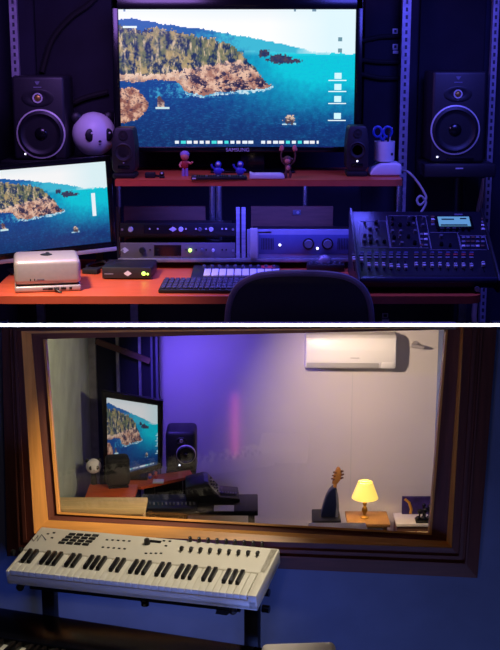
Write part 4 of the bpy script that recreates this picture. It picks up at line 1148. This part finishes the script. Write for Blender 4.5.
for k in range(9):
    b = MB(); b.cyl(((-1 + (k % 3) * 3) * s, 0.03 + (k // 3) * 0.04, (17 - (k % 3) * 3.7) * s), ((0.6 + (k % 3) * 3) * s, 0.03 + (k // 3) * 0.04, (18.5 - (k % 3) * 3.7) * s), 0.8 * s, seg=10); obj('knob', b, 'knobgrey', t)
q = PZ(160, 507, zt2); s = mpp(q)
t = thing('knob_reflection', 'row of dark knobs built for the keyboard reflection, on the black table beyond the glass', 'controller', q, 0)  # reflection of the keyboard knobs in the pane, built as a solid unit
b = MB(); b.box((8 * s, 0.0, 1.5 * s), (58 * s, 0.1, 2.8 * s), 0.004); obj('case', b, 'mixer', t)
for k in range(14):
    b = MB(); b.cyl(((-18 + k * 4) * s, 0.0, 2.8 * s), ((-18 + k * 4) * s, 0.0, 5.2 * s), 1.2 * s, 1.0 * s, seg=12); obj('knob', b, 'knobgrey' if k % 3 else 'line', t)
q = PZ(224, 508.5, zt2); s = mpp(q)
b = MB(); b.box((q.x, q.y, zt2 + 0.0015), (20 * s, 0.07, 0.003)); tag(obj('paper_sheet', b, 'white'), 'sheet of white paper on the black table beyond the glass', 'paper')

# ---- pale wooden box just inside the pane
zb_ = P(100, 507, 4.6).z
A = [PZ(58, 509, zb_), PZ(146, 509, zb_), PZ(140, 497, zb_), PZ(72, 497, zb_)]
y0_, y1_ = PZ(90, 509, zb_).y, PZ(90, 497, zb_).y
x0_, x1_ = PZ(50, 509, zb_).x, PZ(145, 509, zb_).x
t = thing('side_cabinet', 'low light pine cabinet just beyond the glass at its lower left corner', 'cabinet', ((x0_ + x1_) / 2, (y0_ + y1_) / 2, 0))
b = MB(); b.box(((x0_ + x1_) / 2, (y0_ + y1_) / 2, zb_ - 0.0125), (x1_ - x0_, y1_ - y0_, 0.025), 0.004); obj('cabinet_top', b, 'lightwood', t, True)
b = MB(); b.box(((x0_ + x1_) / 2, (y0_ + y1_) / 2, (zb_ - 0.025) / 2), (x1_ - x0_ - 0.02, y1_ - y0_ - 0.02, zb_ - 0.025)); obj('carcass', b, 'lightwood', t, True)
b = MB(); b.box(((x0_ + x1_) / 2, y0_ + 0.006, zb_ * 0.5), (x1_ - x0_ - 0.04, 0.012, zb_ * 0.8), 0.003); dr = obj('door', b, 'lightwood', t, True)
b = MB(); b.sph(((x0_ + x1_) / 2 + 0.1, y0_ - 0.008, zb_ * 0.7), 0.009, 12, 8); obj('knob', b, 'brass', dr, True)

# ---- air conditioner
AY = BY - 0.125
ac = P(351, 352, AY); s = mpp(ac)
zt1 = P(351, 336.5, AY).z; zb1 = P(351, 371, AY).z; hA = zt1 - zb1
t = thing('air_conditioner', 'white wall mounted air conditioner high on the wall beyond the glass', 'air conditioner', (ac.x, BY, zb1), ry=0.4)
pr = [(0, hA + 0.0), (-0.085, hA + 0.0), (-0.112, hA * 0.93), (-0.122, hA * 0.6), (-0.118, hA * 0.25), (-0.095, hA * 0.04), (-0.06, 0), (0, 0)]
wA = 91 * s
b = MB(); b.prism([(-wA / 2, y, z) for y, z in pr], (wA, 0, 0), 0.005, 3); obj('body', b, 'acwhite', t)
fp = [(-0.1195, hA * 0.90), (-0.1265, hA * 0.6), (-0.1225, hA * 0.28), (-0.115, hA * 0.28), (-0.115, hA * 0.9)]
b = MB(); b.prism([(-wA * 0.49, y, z) for y, z in fp], (wA * 0.98, 0, 0), 0.002); obj('front_panel', b, 'acwhite', t)
fl_ = [(-0.116, hA * 0.235), (-0.100, hA * 0.05), (-0.092, hA * 0.05), (-0.10, hA * 0.235)]
b = MB(); b.prism([(-wA * 0.485, y, z) for y, z in fl_], (wA * 0.8, 0, 0), 0.002); obj('air_flap', b, 'acgrey', t)
b = MB(); b.prism([(wA * 0.345, y - 0.004, z) for y, z in fl_], (wA * 0.13, 0, 0), 0.002); obj('receiver_panel', b, 'acwhite', t)
b = MB(); b.box((0.02, -0.1262, hA * 0.38), (9 * s, 0.003, 1.0 * s)); obj('logo', b, 'acgrey', t)
p = P(415, 344, BY); s = mpp(p)
t = thing('spotlight', 'small metal clip spotlight on the wall just right of the air conditioner', 'lamp', (p.x, BY, p.z))
b = MB(); b.cyl((0, 0, 0), (0, -0.012, 0), 3.4 * s); obj('wall_mount', b, 'silver', t)
b = MB(); b.tube([(0, -0.01, 0), (0.006, -0.035, 0.004), (3 * s, -0.05, -0.4 * s)], 0.9 * s, 8); obj('arm', b, 'steel', t)
b = MB(); b.cyl((2 * s, -0.05, -0.5 * s), (8 * s, -0.06, -1 * s), 2.0 * s, 1.0 * s, 14); b.cyl((-5 * s, -0.045, 0.5 * s), (2 * s, -0.05, -0.5 * s), 2.4 * s, 2.0 * s, 14); obj('head', b, 'silver', t)

# ---- lamp, its table, cabinet, picture, guitar
YL = 5.86
zl_ = P(366, 517.5, YL).z
x0_, x1_ = P(348, 520, 5.75).x, P(391, 520, 5.75).x
t = thing('bedside_table', 'small honey coloured wooden table under the lit brass lamp', 'table', ((x0_ + x1_) / 2, 5.86, 0))
b = MB(); b.box(((x0_ + x1_) / 2, 5.86, zl_ - 0.009), (x1_ - x0_, 0.18, 0.018), 0.003); obj('table_top', b, 'tabletop', t, True)
b = MB(); b.box(((x0_ + x1_) / 2, 5.87, zl_ - 0.058), (x1_ - x0_ - 0.03, 0.15, 0.078)); obj('apron', b, 'lightwood', t, True)
b = MB(); b.box(((x0_ + x1_) / 2, 5.79, zl_ - 0.058), (x1_ - x0_ - 0.07, 0.012, 0.058), 0.002); dr = obj('drawer', b, 'pale', t, True)
b = MB(); b.sph(((x0_ + x1_) / 2, 5.780, zl_ - 0.058), 0.008, 10, 8); obj('knob', b, 'brass', dr, True)
for x in (x0_ + 0.025, x1_ - 0.025):
    for y in (5.80, 5.92):
        b = MB(); b.box((x, y, (zl_ - 0.02) / 2), (0.022, 0.022, zl_ - 0.02)); obj('leg', b, 'tabletop', t, True)
q = Vector((P(364.5, 517, YL).x, YL, zl_)); s = mpp(q)
t = thing('table_lamp', 'lit table lamp with a yellow shade and turned brass base', 'lamp', q)
pr = [(4.2, 0), (4.4, 0.8), (3.6, 1.6), (1.6, 2.6), (1.3, 4), (2.0, 5.2), (2.9, 7), (3.0, 9), (2.0, 11), (1.0, 12.2), (1.7, 13.4), (2.2, 15), (1.5, 16.6), (0.8, 18), (0.8, 22)]
b = MB(); b.lathe([(r * s, z * s) for r, z in pr], None, 24); obj('base', b, 'brass', t)
za, zb2 = 21.2 * s, 37.5 * s
b = MB(); b.lathe([(13.2 * s, za), (7.2 * s, zb2), (6.9 * s, zb2), (12.9 * s, za)], None, 36, True); obj('lamp_shade', b, 'shade', t)
b = MB(); b.sph((0, 0, 26 * s), (2.4 * s, 2.4 * s, 3.2 * s), 14, 10); obj('bulb', b, mat('warm_bulb', (255, 240, 200), emit=(255, 225, 150), es=6), t)
b = MB(); b.cyl((0, 0, 21.5 * s), (0, 0, 23.2 * s), 1.2 * s); b.tube([(0.0, 0, 23 * s), (3 * s, 0, 26 * s), (2.6 * s, 0, 32 * s), (0, 0, 37 * s)], 0.3 * s, 6); b.tube([(0, 0, 36.8 * s), (7 * s, 0, 37.2 * s)], 0.3 * s, 6); b.tube([(0, 0, 36.8 * s), (-7 * s, 0, 37.2 * s)], 0.3 * s, 6); obj('socket', b, 'brass', t)
lamp_pos = Vector((q.x, q.y, q.z + 27 * s))

zc_ = P(415, 524, 5.92).z
x0_, x1_ = P(396.5, 527, 5.92).x, XR - 0.004
y1_ = 6.08
t = thing('low_cabinet', 'low wooden cabinet with a pale top against the right wall beyond the glass', 'cabinet', ((x0_ + x1_) / 2, 6.0, 0))
b = MB(); b.box(((x0_ + x1_) / 2, (5.92 + y1_) / 2, zc_ - 0.008), (x1_ - x0_, y1_ - 5.92, 0.016), 0.003); obj('cabinet_top', b, 'pale', t, True)
b = MB(); b.box(((x0_ + x1_) / 2, (5.92 + y1_) / 2 + 0.005, (zc_ - 0.016) / 2), (x1_ - x0_ - 0.01, y1_ - 5.92 - 0.01, zc_ - 0.016)); obj('carcass', b, 'brownboard', t, True)
for k in (0, 1):
    b = MB(); b.box((x0_ + (x1_ - x0_) * (0.27 + 0.46 * k), 5.923, zc_ * 0.48), ((x1_ - x0_) * 0.43, 0.012, zc_ * 0.8), 0.002); dr = obj('door', b, 'lightwood', t, True)
    b = MB(); b.sph((x0_ + (x1_ - x0_) * (0.45 + 0.1 * k), 5.912, zc_ * 0.75), 0.007, 10, 8); obj('knob', b, 'brass', dr, True)
a = P(402, 516, 6.05); c = P(433, 497, 6.06); s = mpp(a)
t = thing('canvas_picture', 'dark violet picture with a yellow stroke standing on the low cabinet', 'picture', ((a.x + c.x) / 2, 6.065, zc_))
hp = c.z - zc_; wp = c.x - a.x
b = MB(); b.box((0, 0.0, hp / 2), (wp, 0.016, hp)); obj('canvas', b, 'paint', t)
b = MB(); b.tube([(-wp * 0.42, -0.009, hp * 0.9), (-wp * 0.28, -0.009, hp * 0.7), (-wp * 0.2, -0.009, hp * 0.3), (-wp * 0.22, -0.009, hp * 0.05)], 0.008, 6); obj('yellow_stroke', b, 'yellowp', t)
q = PZ(424, 522, zc_); s = mpp(q)
t = thing('studio_gadget', 'clump of black gear with rounded knobs on the low cabinet top', 'gadget', q, 0)
b = MB(); b.box((0, 0.01, 1.2 * s), (17 * s, 0.06, 2.4 * s), 0.004); obj('base', b, 'blackrub', t)
for (x, y, z, r) in ((-6, 0, 4, 2.6), (-1, -0.01, 4.6, 3), (4.5, 0, 4.2, 2.6), (-3.5, 0.03, 9, 3.0), (2, 0.03, 10.5, 3.0), (6, 0.03, 14, 2.4), (0.5, 0.04, 15, 2.2)):
    b = MB(); b.sph((x * s, y, z * s), (r * s, r * s, r * s * 0.9), 14, 10); b.cyl((x * s, y + 0.01, 2 * s), (x * s, y + 0.01, z * s), 0.9 * s, seg=8); obj('knob', b, 'blackgloss', t)

# guitar
YG = 5.75
zg = P(330, 519, YG).z
t = thing('guitar_amp', 'low black amplifier box behind the white tabletop, under the blue guitar', 'amplifier', (P(327, 520, YG).x, YG, 0))
s = mpp(P(327, 520, YG))
b = MB(); b.box((0, 0.06, zg / 2), (28 * s, 0.16, zg), 0.006); obj('cabinet', b, 'black', t)
b = MB(); b.box((0, -0.021, zg * 0.45), (24 * s, 0.006, zg * 0.7)); obj('grille', b, 'spk', t)
b = MB(); b.box((0, -0.022, zg * 0.9), (24 * s, 0.006, zg * 0.1)); obj('control_panel', b, 'steel', t)
q = Vector((P(331, 519, YG).x, YG + 0.03, zg)); s = mpp(q)
t = thing('guitar', 'navy blue guitar standing upright with a tan headstock, left of the lamp', 'guitar', q)
bo = [(-9.5, 0), (7.5, 0), (8.2, 10), (7.6, 20), (5.4, 31), (2.0, 31.5), (-1.5, 28), (-5, 21), (-7.6, 12), (-9.2, 5)]
b = MB(); b.prism([(x * s, -0.012, z * s) for x, z in bo], (0, 0.05, 0), 0.006, 3); obj('body', b, 'guitarblue', t)
b = MB(); b.prism([(x * s, -0.0145, z * s) for x, z in [(4.6, 0.5), (7.2, 0.5), (7.8, 10), (7.2, 20), (5.2, 29), (4.4, 29), (5.4, 14)]], (0, 0.003, 0)); obj('binding', b, 'steel', t)
b = MB(); b.prism([(x * s, -0.004, z * s) for x, z in [(2.2, 28), (5.4, 28), (5.8, 36), (2.4, 36)]], (0, 0.02, 0), 0.002); obj('neck', b, 'tan', t)
hs = [(1.0, 35), (6.2, 35), (9.6, 40), (10.2, 47), (8.6, 51.5), (6.6, 52.5), (4.6, 50), (2.2, 43)]
b = MB(); b.prism([(x * s, -0.006, z * s) for x, z in hs], (0, 0.018, 0), 0.002); hd = obj('headstock', b, 'tan', t)
for (x, z) in ((2.6, 40), (3.4, 43.4), (4.4, 46.8), (9.8, 41), (10.4, 44.5), (9.8, 48)):
    b = MB(); b.cyl((x * s, -0.008, z * s), (x * s, 0.006, z * s), 0.9 * s, seg=10); b.sph(((x + (-1.6 if x < 6 else 1.4)) * s, 0.003, z * s), (1.2 * s, 0.006, 0.9 * s), 10, 8); obj('tuning_peg', b, 'brownfur', hd)
# white tabletop just inside the glass
zw = P(333, 525, 4.9).z
x0_, x1_ = PZ(309, 529, zw).x, PZ(367, 529, zw).x; y0_, y1_ = PZ(330, 531, zw).y, PZ(330, 522.5, zw).y
t = thing('white_table', 'white topped narrow table just beyond the glass in front of the guitar', 'table', ((x0_ + x1_) / 2, (y0_ + y1_) / 2, 0))
b = MB(); b.box(((x0_ + x1_) / 2, (y0_ + y1_) / 2, zw - 0.01), (x1_ - x0_, y1_ - y0_, 0.02), 0.003); obj('table_top', b, 'white', t, True)
for x in (x0_ + 0.02, x1_ - 0.02):
    for y in (y0_ + 0.02, y1_ - 0.02):
        b = MB(); b.box((x, y, (zw - 0.02) / 2), (0.02, 0.02, zw - 0.02)); obj('leg', b, 'steel', t, True)

# =====================================================================================================
#                              keyboards and stand in front of the window
# =====================================================================================================
KC = Vector((-0.363, 3.75, 1.134)); KW, KD, KH = 0.886, 0.275, 0.055
t = thing('midi_keyboard', 'off white five octave controller keyboard with faders and pads on a stand', 'keyboard', KC, -17.5, None, 10.3, -2.0)
KM = parent_matrix(t); kn_ = (KM.to_3x3() @ Vector((0, 0, 1))).normalized(); KI = KM.inverted()


def kp(px, py): return KI @ PP(px, py, KC, kn_)


ky = -0.012                        # where the keys end at the back
b = MB()
b.box((0, (ky + KD / 2) / 2, -KH / 2), (KW, KD / 2 - ky, KH), 0.006, 3)
b.box((-KW / 2 + 0.006, 0, -KH / 2 - 0.002), (0.012, KD, KH - 0.004), 0.004); b.box((KW / 2 - 0.016, 0, -KH / 2), (0.032, KD, KH), 0.005)
b.box((0, -KD / 4, -KH + 0.009), (KW, KD / 2, 0.018), 0.003)
b.box((0, -KD / 2 + 0.006, -KH * 0.68), (KW, 0.012, KH * 0.62), 0.003)
obj('shell', b, 'cream', t)
kx0, kx1 = -KW / 2 + 0.014, KW / 2 - 0.034
nW = 36; pw_ = (kx1 - kx0) / nW
kl = (-KD / 2 + 0.004, ky)
proto = None
for i in range(nW):
    if proto is None:
        b = MB(); b.box((0, 0, 0), (pw_ * 0.93, kl[1] - kl[0], 0.018), 0.0015); o = obj('white_key', b, 'ivory', t); proto = o
    else:
        o = proto.copy(); COL.objects.link(o); o.parent = t
    o.location = (kx0 + (i + 0.5) * pw_, (kl[0] + kl[1]) / 2, -0.012)
proto = None
for i in range(nW - 1):
    if i % 7 in (2, 6): continue
    if proto is None:
        bl_ = (kl[1] - kl[0]) * 0.60
        pr = [(kl[1] - bl_, -0.004), (kl[1] - bl_ + 0.004, 0.009), (kl[1] - 0.002, 0.010), (kl[1] - 0.002, -0.004)]
        b = MB(); b.prism([(-pw_ * 0.27, y, z) for y, z in pr], (pw_ * 0.54, 0, 0), 0.0012); o = obj('black_key', b, 'ebony', t); proto = o
    else:
        o = proto.copy(); COL.objects.link(o); o.parent = t
    o.location = (kx0 + (i + 1) * pw_, 0, 0)
ks = mpp(KC)
for k in range(9):
    a = kp(190.5 + k * 9.0, 541.0 + k * 0.62)
    b = MB(); b.cyl((a.x, a.y, 0), (a.x, a.y, 0.016), 0.0068, 0.0055, seg=16); o = obj('knob', b, 'ebony', t)
    b = MB(); b.box((a.x, a.y - 0.004, 0.0165), (0.0015, 0.005, 0.001)); obj('pointer', b, 'print', o)
    a = kp(181.7 + k * 9.5, 550.5 + k * 0.62)
    b = MB(); b.box((a.x, a.y + 0.004, 0.0005), (0.003, 0.036, 0.001)); sl = obj('fader', b, 'ebony', t)
    b = MB(); b.box((a.x, a.y, 0.008), (0.011, 0.015, 0.014), 0.003); obj('fader_cap', b, 'ebony', sl)
for r_ in range(4):
    for c_ in range(4):
        u = (c_ + 0.5) / 4; v = (r_ + 0.5) / 4
        px = (70 + (101 - 70) * u) * (1 - v) + (56 + (88 - 56) * u) * v; py = (533.0 + 1.5 * u) * (1 - v) + (544 + 2.4 * u) * v
        a = kp(px, py); b = MB(); b.box((a.x, a.y, 0.0015), (0.024, 0.0135, 0.003), 0.001); obj('pad', b, 'blackrub', t)
# zig-zag emblem
e0 = [(30.5, 536.5), (34, 541.5), (38.2, 535.4), (37.5, 541.2), (41.8, 534.8), (46, 540.2)]
pts = [kp(*q_) for q_ in e0]
b = MB(); b.tube([(p_.x, p_.y, 0.0008) for p_ in pts], 0.0017, 6); obj('emblem', b, 'ebony', t)
for i, (px, py) in enumerate([(107 + k * 5.6, 540.0 + k * 0.3) for k in range(5)] + [(103 + k * 5.4, 547.4 + k * 0.4) for k in range(5)] + [(60 + k * 0 + 0, 533) for k in range(0)] + [(146 + k * 5, 553.5) for k in range(4)] + [(48, 534), (54, 533), (52, 538)] + [(164, 541), (170, 541.4), (166, 546)]):
    a = kp(px, py); b = MB(); b.box((a.x, a.y, 0.001), (0.009, 0.006, 0.003), 0.001); obj('button', b, 'ebony', t)
a = kp(150, 543); b = MB(); b.box((a.x + 0.012, a.y + 0.01, 0.001), (0.05, 0.013, 0.002)); obj('display', b, 'darkglass', t)
b = MB(); b.cyl((a.x - 0.008, a.y - 0.006, 0), (a.x - 0.008, a.y - 0.006, 0.018), 0.011, 0.009, seg=20); obj('encoder', b, 'ebony', t)
for k in (0, 1):
    a = kp(13 + k * 8, 552.5 - 2.0 * k)
    b = MB(); b.cyl((a.x - 0.004, a.y, 0.0), (a.x + 0.004, a.y, 0.0), 0.011, seg=18); obj('mod_wheel', b, 'blackrub', t)

# second keyboard below
K2 = Vector((-0.52, 3.60, 0.885))
t2 = thing('stage_piano', 'black stage piano on the lower tier under the off white keyboard', 'keyboard', K2, -17.5, None, 0, 0)
W2_, D2_, H2_ = 1.08, 0.36, 0.09
b = MB(); b.box((0, 0.08, -H2_ / 2), (W2_, D2_ - 0.16, H2_), 0.008, 3); b.box((0, -0.06, -H2_ + 0.014), (W2_, D2_ - 0.12, 0.028), 0.004)
b.box((-W2_ / 2 + 0.02, 0, -H2_ / 2), (0.04, D2_, H2_), 0.006); b.box((W2_ / 2 - 0.02, 0, -H2_ / 2), (0.04, D2_, H2_), 0.006); b.box((0, -D2_ / 2 + 0.006, -H2_ * 0.65), (W2_, 0.012, H2_ * 0.6), 0.003); obj('shell', b, 'blackgloss', t2)
n2 = 44; w2 = (W2_ - 0.084) / n2; proto = pb = None
for i in range(n2):
    if proto is None:
        b = MB(); b.box((0, 0, 0), (w2 * 0.93, 0.145, 0.02), 0.0015); o = proto = obj('white_key', b, 'ivory', t2)
    else: o = proto.copy(); COL.objects.link(o); o.parent = t2
    o.location = (-W2_ / 2 + 0.042 + (i + 0.5) * w2, -0.093, -0.032)
for i in range(n2 - 1):
    if i % 7 in (1, 4): continue
    if pb is None:
        b = MB(); b.box((0, 0.03, 0), (w2 * 0.56, 0.088, 0.02), 0.002); o = pb = obj('black_key', b, 'ebony', t2)
    else: o = pb.copy(); COL.objects.link(o); o.parent = t2
    o.location = (-W2_ / 2 + 0.042 + (i + 1) * w2, -0.093, -0.014)

# stand
t = thing('keyboard_stand', 'black two tier keyboard stand under the off white keyboard', 'stand', (KC.x, KC.y, 0))
rz = Matrix.Rotation(R(-17.5), 3, 'Z'); ex = rz @ Vector((1, 0, 0)); ey = rz @ Vector((0, 1, 0))
def kz(u, v, d=0.0):        # world point under the keyboard: u along, v across, d below its bottom
    return KM @ Vector((u, v, -KH - d))
for u, nm in ((-0.405, 'l'), (0.355, 'r')):
    top = kz(u, 0.09, 0.024); b = MB()
    b.box(Vector((top.x, top.y, (top.z - 0.02) / 2)), (0.05, 0.035, top.z - 0.02), 0.004, rot=rz.to_4x4()); obj('upright', b, 'black', t, True)
    a0_, a1_ = kz(u, 0.125, 0.018), kz(u, -0.125, 0.018)
    b = MB(); b.tube([a0_, a1_], 0.011, 8); b.sph(a1_, 0.014, 10, 8); obj('support_arm', b, 'black', t, True)
    # lower tier arm
    l0 = Vector((top.x, top.y, K2.z - H2_ - 0.018 + (0.006 if u > 0 else 0.0))); b = MB(); b.tube([l0 + ey * 0.06, l0 - ey * 0.30], 0.012, 8); obj('support_arm', b, 'black', t, True)
    f0 = Vector((top.x, top.y, 0.02)); b = MB(); b.tube([f0 + ey * 0.22, f0 - ey * 0.22], 0.02, 8); obj('foot', b, 'black', t, True)
    for dz in (0.06, 0.12):
        k0 = Vector((top.x, top.y, top.z - dz)) + ex * (0.035 if u > 0 else -0.03); b = MB(); b.cyl(k0, k0 + ex * (0.025 if u > 0 else -0.02), 0.013, seg=16); obj('lock_knob', b, 'blackgloss', t, True)
a0_ = kz(-0.405, -0.06, 0.06); a1_ = kz(0.355, -0.06, 0.06)
b = MB(); b.tube([a0_, a1_], 0.009, 8); obj('crossbar', b, 'black', t, True)
c_ = a0_.lerp(a1_, 0.56); b = MB(); b.cyl(c_ - Vector((0, 0, 0.022)), c_ + Vector((0, 0, 0.022)), 0.014, seg=14); b.sph(c_, 0.018, 12, 8); obj('bar_clamp', b, 'blackgloss', t, True)
p0, p1 = kz(0.325, -0.10, 0.022), kz(0.27, -0.02, 0.12); b = MB(); b.hexa([p0 + ex * 0.03, p0 - ex * 0.03, p1 - ex * 0.02, p1 + ex * 0.02], [p0 + ex * 0.03 + ey * 0.02, p0 - ex * 0.03 + ey * 0.02, p1 - ex * 0.02 + ey * 0.02, p1 + ex * 0.02 + ey * 0.02]); obj('brace', b, 'black', t, True)

# pale stool corner at the bottom right
q = P(298, 641, 3.35); zq = q.z
t = thing('piano_stool', 'pale topped stool at the bottom edge, right of the keyboard stand', 'stool', (q.x, 3.35, 0), 4)
s = mpp(q)
b = MB(); b.box((0, -0.14, zq - 0.03), (74 * s, 0.28, 0.06), 0.018, 4); obj('seat', b, 'pale', t)
for sx in (-1, 1):
    for sy in (-0.25, -0.03):
        b = MB(); b.cyl((sx * 30 * s, sy, 0), (sx * 27 * s, sy, zq - 0.06), 0.014, 0.016, 12); obj('leg', b, 'black', t)


# =====================================================================================================
#                                               LIGHT
# =====================================================================================================
def light(name, typ, loc, to, e, c, size=0.3, size_y=None, spread=None, cone=None, blend=0.5, radius=None):
    d = bpy.data.lights.new(name, typ); d.energy = e; d.color = c
    if typ == 'AREA':
        d.size = size
        if size_y: d.shape = 'RECTANGLE'; d.size_y = size_y
        if spread: d.spread = R(spread)
    if typ == 'SPOT': d.spot_size = R(cone); d.spot_blend = blend
    if typ in ('POINT', 'SPOT'): d.shadow_soft_size = radius if radius is not None else 0.05
    o = bpy.data.objects.new(name, d); COL.objects.link(o); o.location = loc
    v = Vector(to) - Vector(loc); o.rotation_euler = v.to_track_quat('-Z', 'Y').to_euler()
    return o


BLUE = (0.10, 0.10, 1.0); VIO = (0.30, 0.16, 1.0); WARM = (1.0, 0.72, 0.45)
# control room: warm light over the left of the desk, blue ceiling light at right, blue strip under the shelf
light('ceiling_lamp_warm', 'SPOT', (-1.5, 6.35, 3.0), (-1.0, 7.05, 1.4), 290, (1.0, 0.74, 0.52), cone=50, blend=0.9, radius=0.12)
light('ceiling_lamp_blue', 'AREA', (1.3, 6.9, 3.4), (0.9, 7.6, 1.5), 44, BLUE, 0.8)
light('ceiling_lamp_violet', 'AREA', (-0.9, 7.0, 3.4), (-0.8, 8.0, 1.7), 30, (0.45, 0.22, 1.0), 0.8)
light('shelf_strip_blue', 'AREA', (0.1, 7.66, SZ - 0.06), (0.1, 7.75, 1.4), 13, BLUE, 1.3, 0.03)
# room behind the window: warm lamp by the pane, blue light at left, the table lamp
light('room_lamp_warm', 'SPOT', (0.20, 5.22, 1.565), (0.88, 6.1, 0.72), 56, (1.0, 0.74, 0.53), cone=100, blend=1.0, radius=0.012)
light('room_lamp_blue', 'SPOT', (-0.50, 5.62, 1.42), (-0.08, 6.1, 0.90), 26, (0.15, 0.08, 1.0), cone=120, blend=1.0, radius=0.05)
light('table_lamp_bulb', 'POINT', lamp_pos, lamp_pos - Vector((0, 0, 1)), 16, (1.0, 0.70, 0.30), radius=0.012)
light('pink_wall_streak', 'AREA', (P(235, 425, BY).x, BY - 0.03, P(235, 425, BY).z), (P(235, 425, BY).x, BY, P(235, 425, BY).z), 0.025, (1.0, 0.1, 0.35), 0.012, 0.34)  # added light without a fitting, makes the pink streak on the wall
light('window_lamp_warm', 'SPOT', (0.45, 4.03, 1.72), (-0.85, 4.85, 1.12), 80, (1.0, 0.78, 0.50), cone=58, blend=0.5, radius=0.02)
# room in front of the window
light('front_lamp_warm', 'SPOT', (0.15, 3.72, 2.35), (-0.32, 3.70, 1.1), 42, (1.0, 0.88, 0.68), cone=62, blend=0.6, radius=0.05)
light('front_lamp_blue', 'AREA', (0.75, 3.25, 0.16), (0.35, 4.2, 0.7), 2.6, (0.26, 0.36, 1.0), 0.4)
light('low_fill_blue', 'AREA', (-0.05, 2.5, 0.10), (-0.25, 3.6, 1.02), 4.2, (0.14, 0.24, 1.0), 0.4, spread=80)  # added blue fill for the keyboard front, no fixture stands here
light('front_fill_warm', 'SPOT', (-0.1, 1.6, 2.2), (0.0, 4.2, 1.4), 9, (1.0, 0.70, 0.45), cone=60, blend=1.0, radius=0.01)
light('cap_board_whitening', 'AREA', (0, 3.9, (zt0 + P(250, 322.8, 4.11).z) / 2 + 0.0), (0, 4.11, (zt0 + P(250, 322.8, 4.11).z) / 2), 2.0, (1, 1, 1), 2.4, 0.006, spread=2)  # added unseen light, only whitens the cap board

wd_ = bpy.data.worlds.new('world'); sc.world = wd_; wd_.use_nodes = True
wd_.node_tree.nodes['Background'].inputs['Color'].default_value = (0.10, 0.11, 0.30, 1)
wd_.node_tree.nodes['Background'].inputs['Strength'].default_value = 0.05
vs_ = sc.view_settings
vs_.view_transform = 'Standard'; vs_.look = 'None'; vs_.gamma = 1.0; vs_.use_curve_mapping = False; vs_.exposure = 0.0
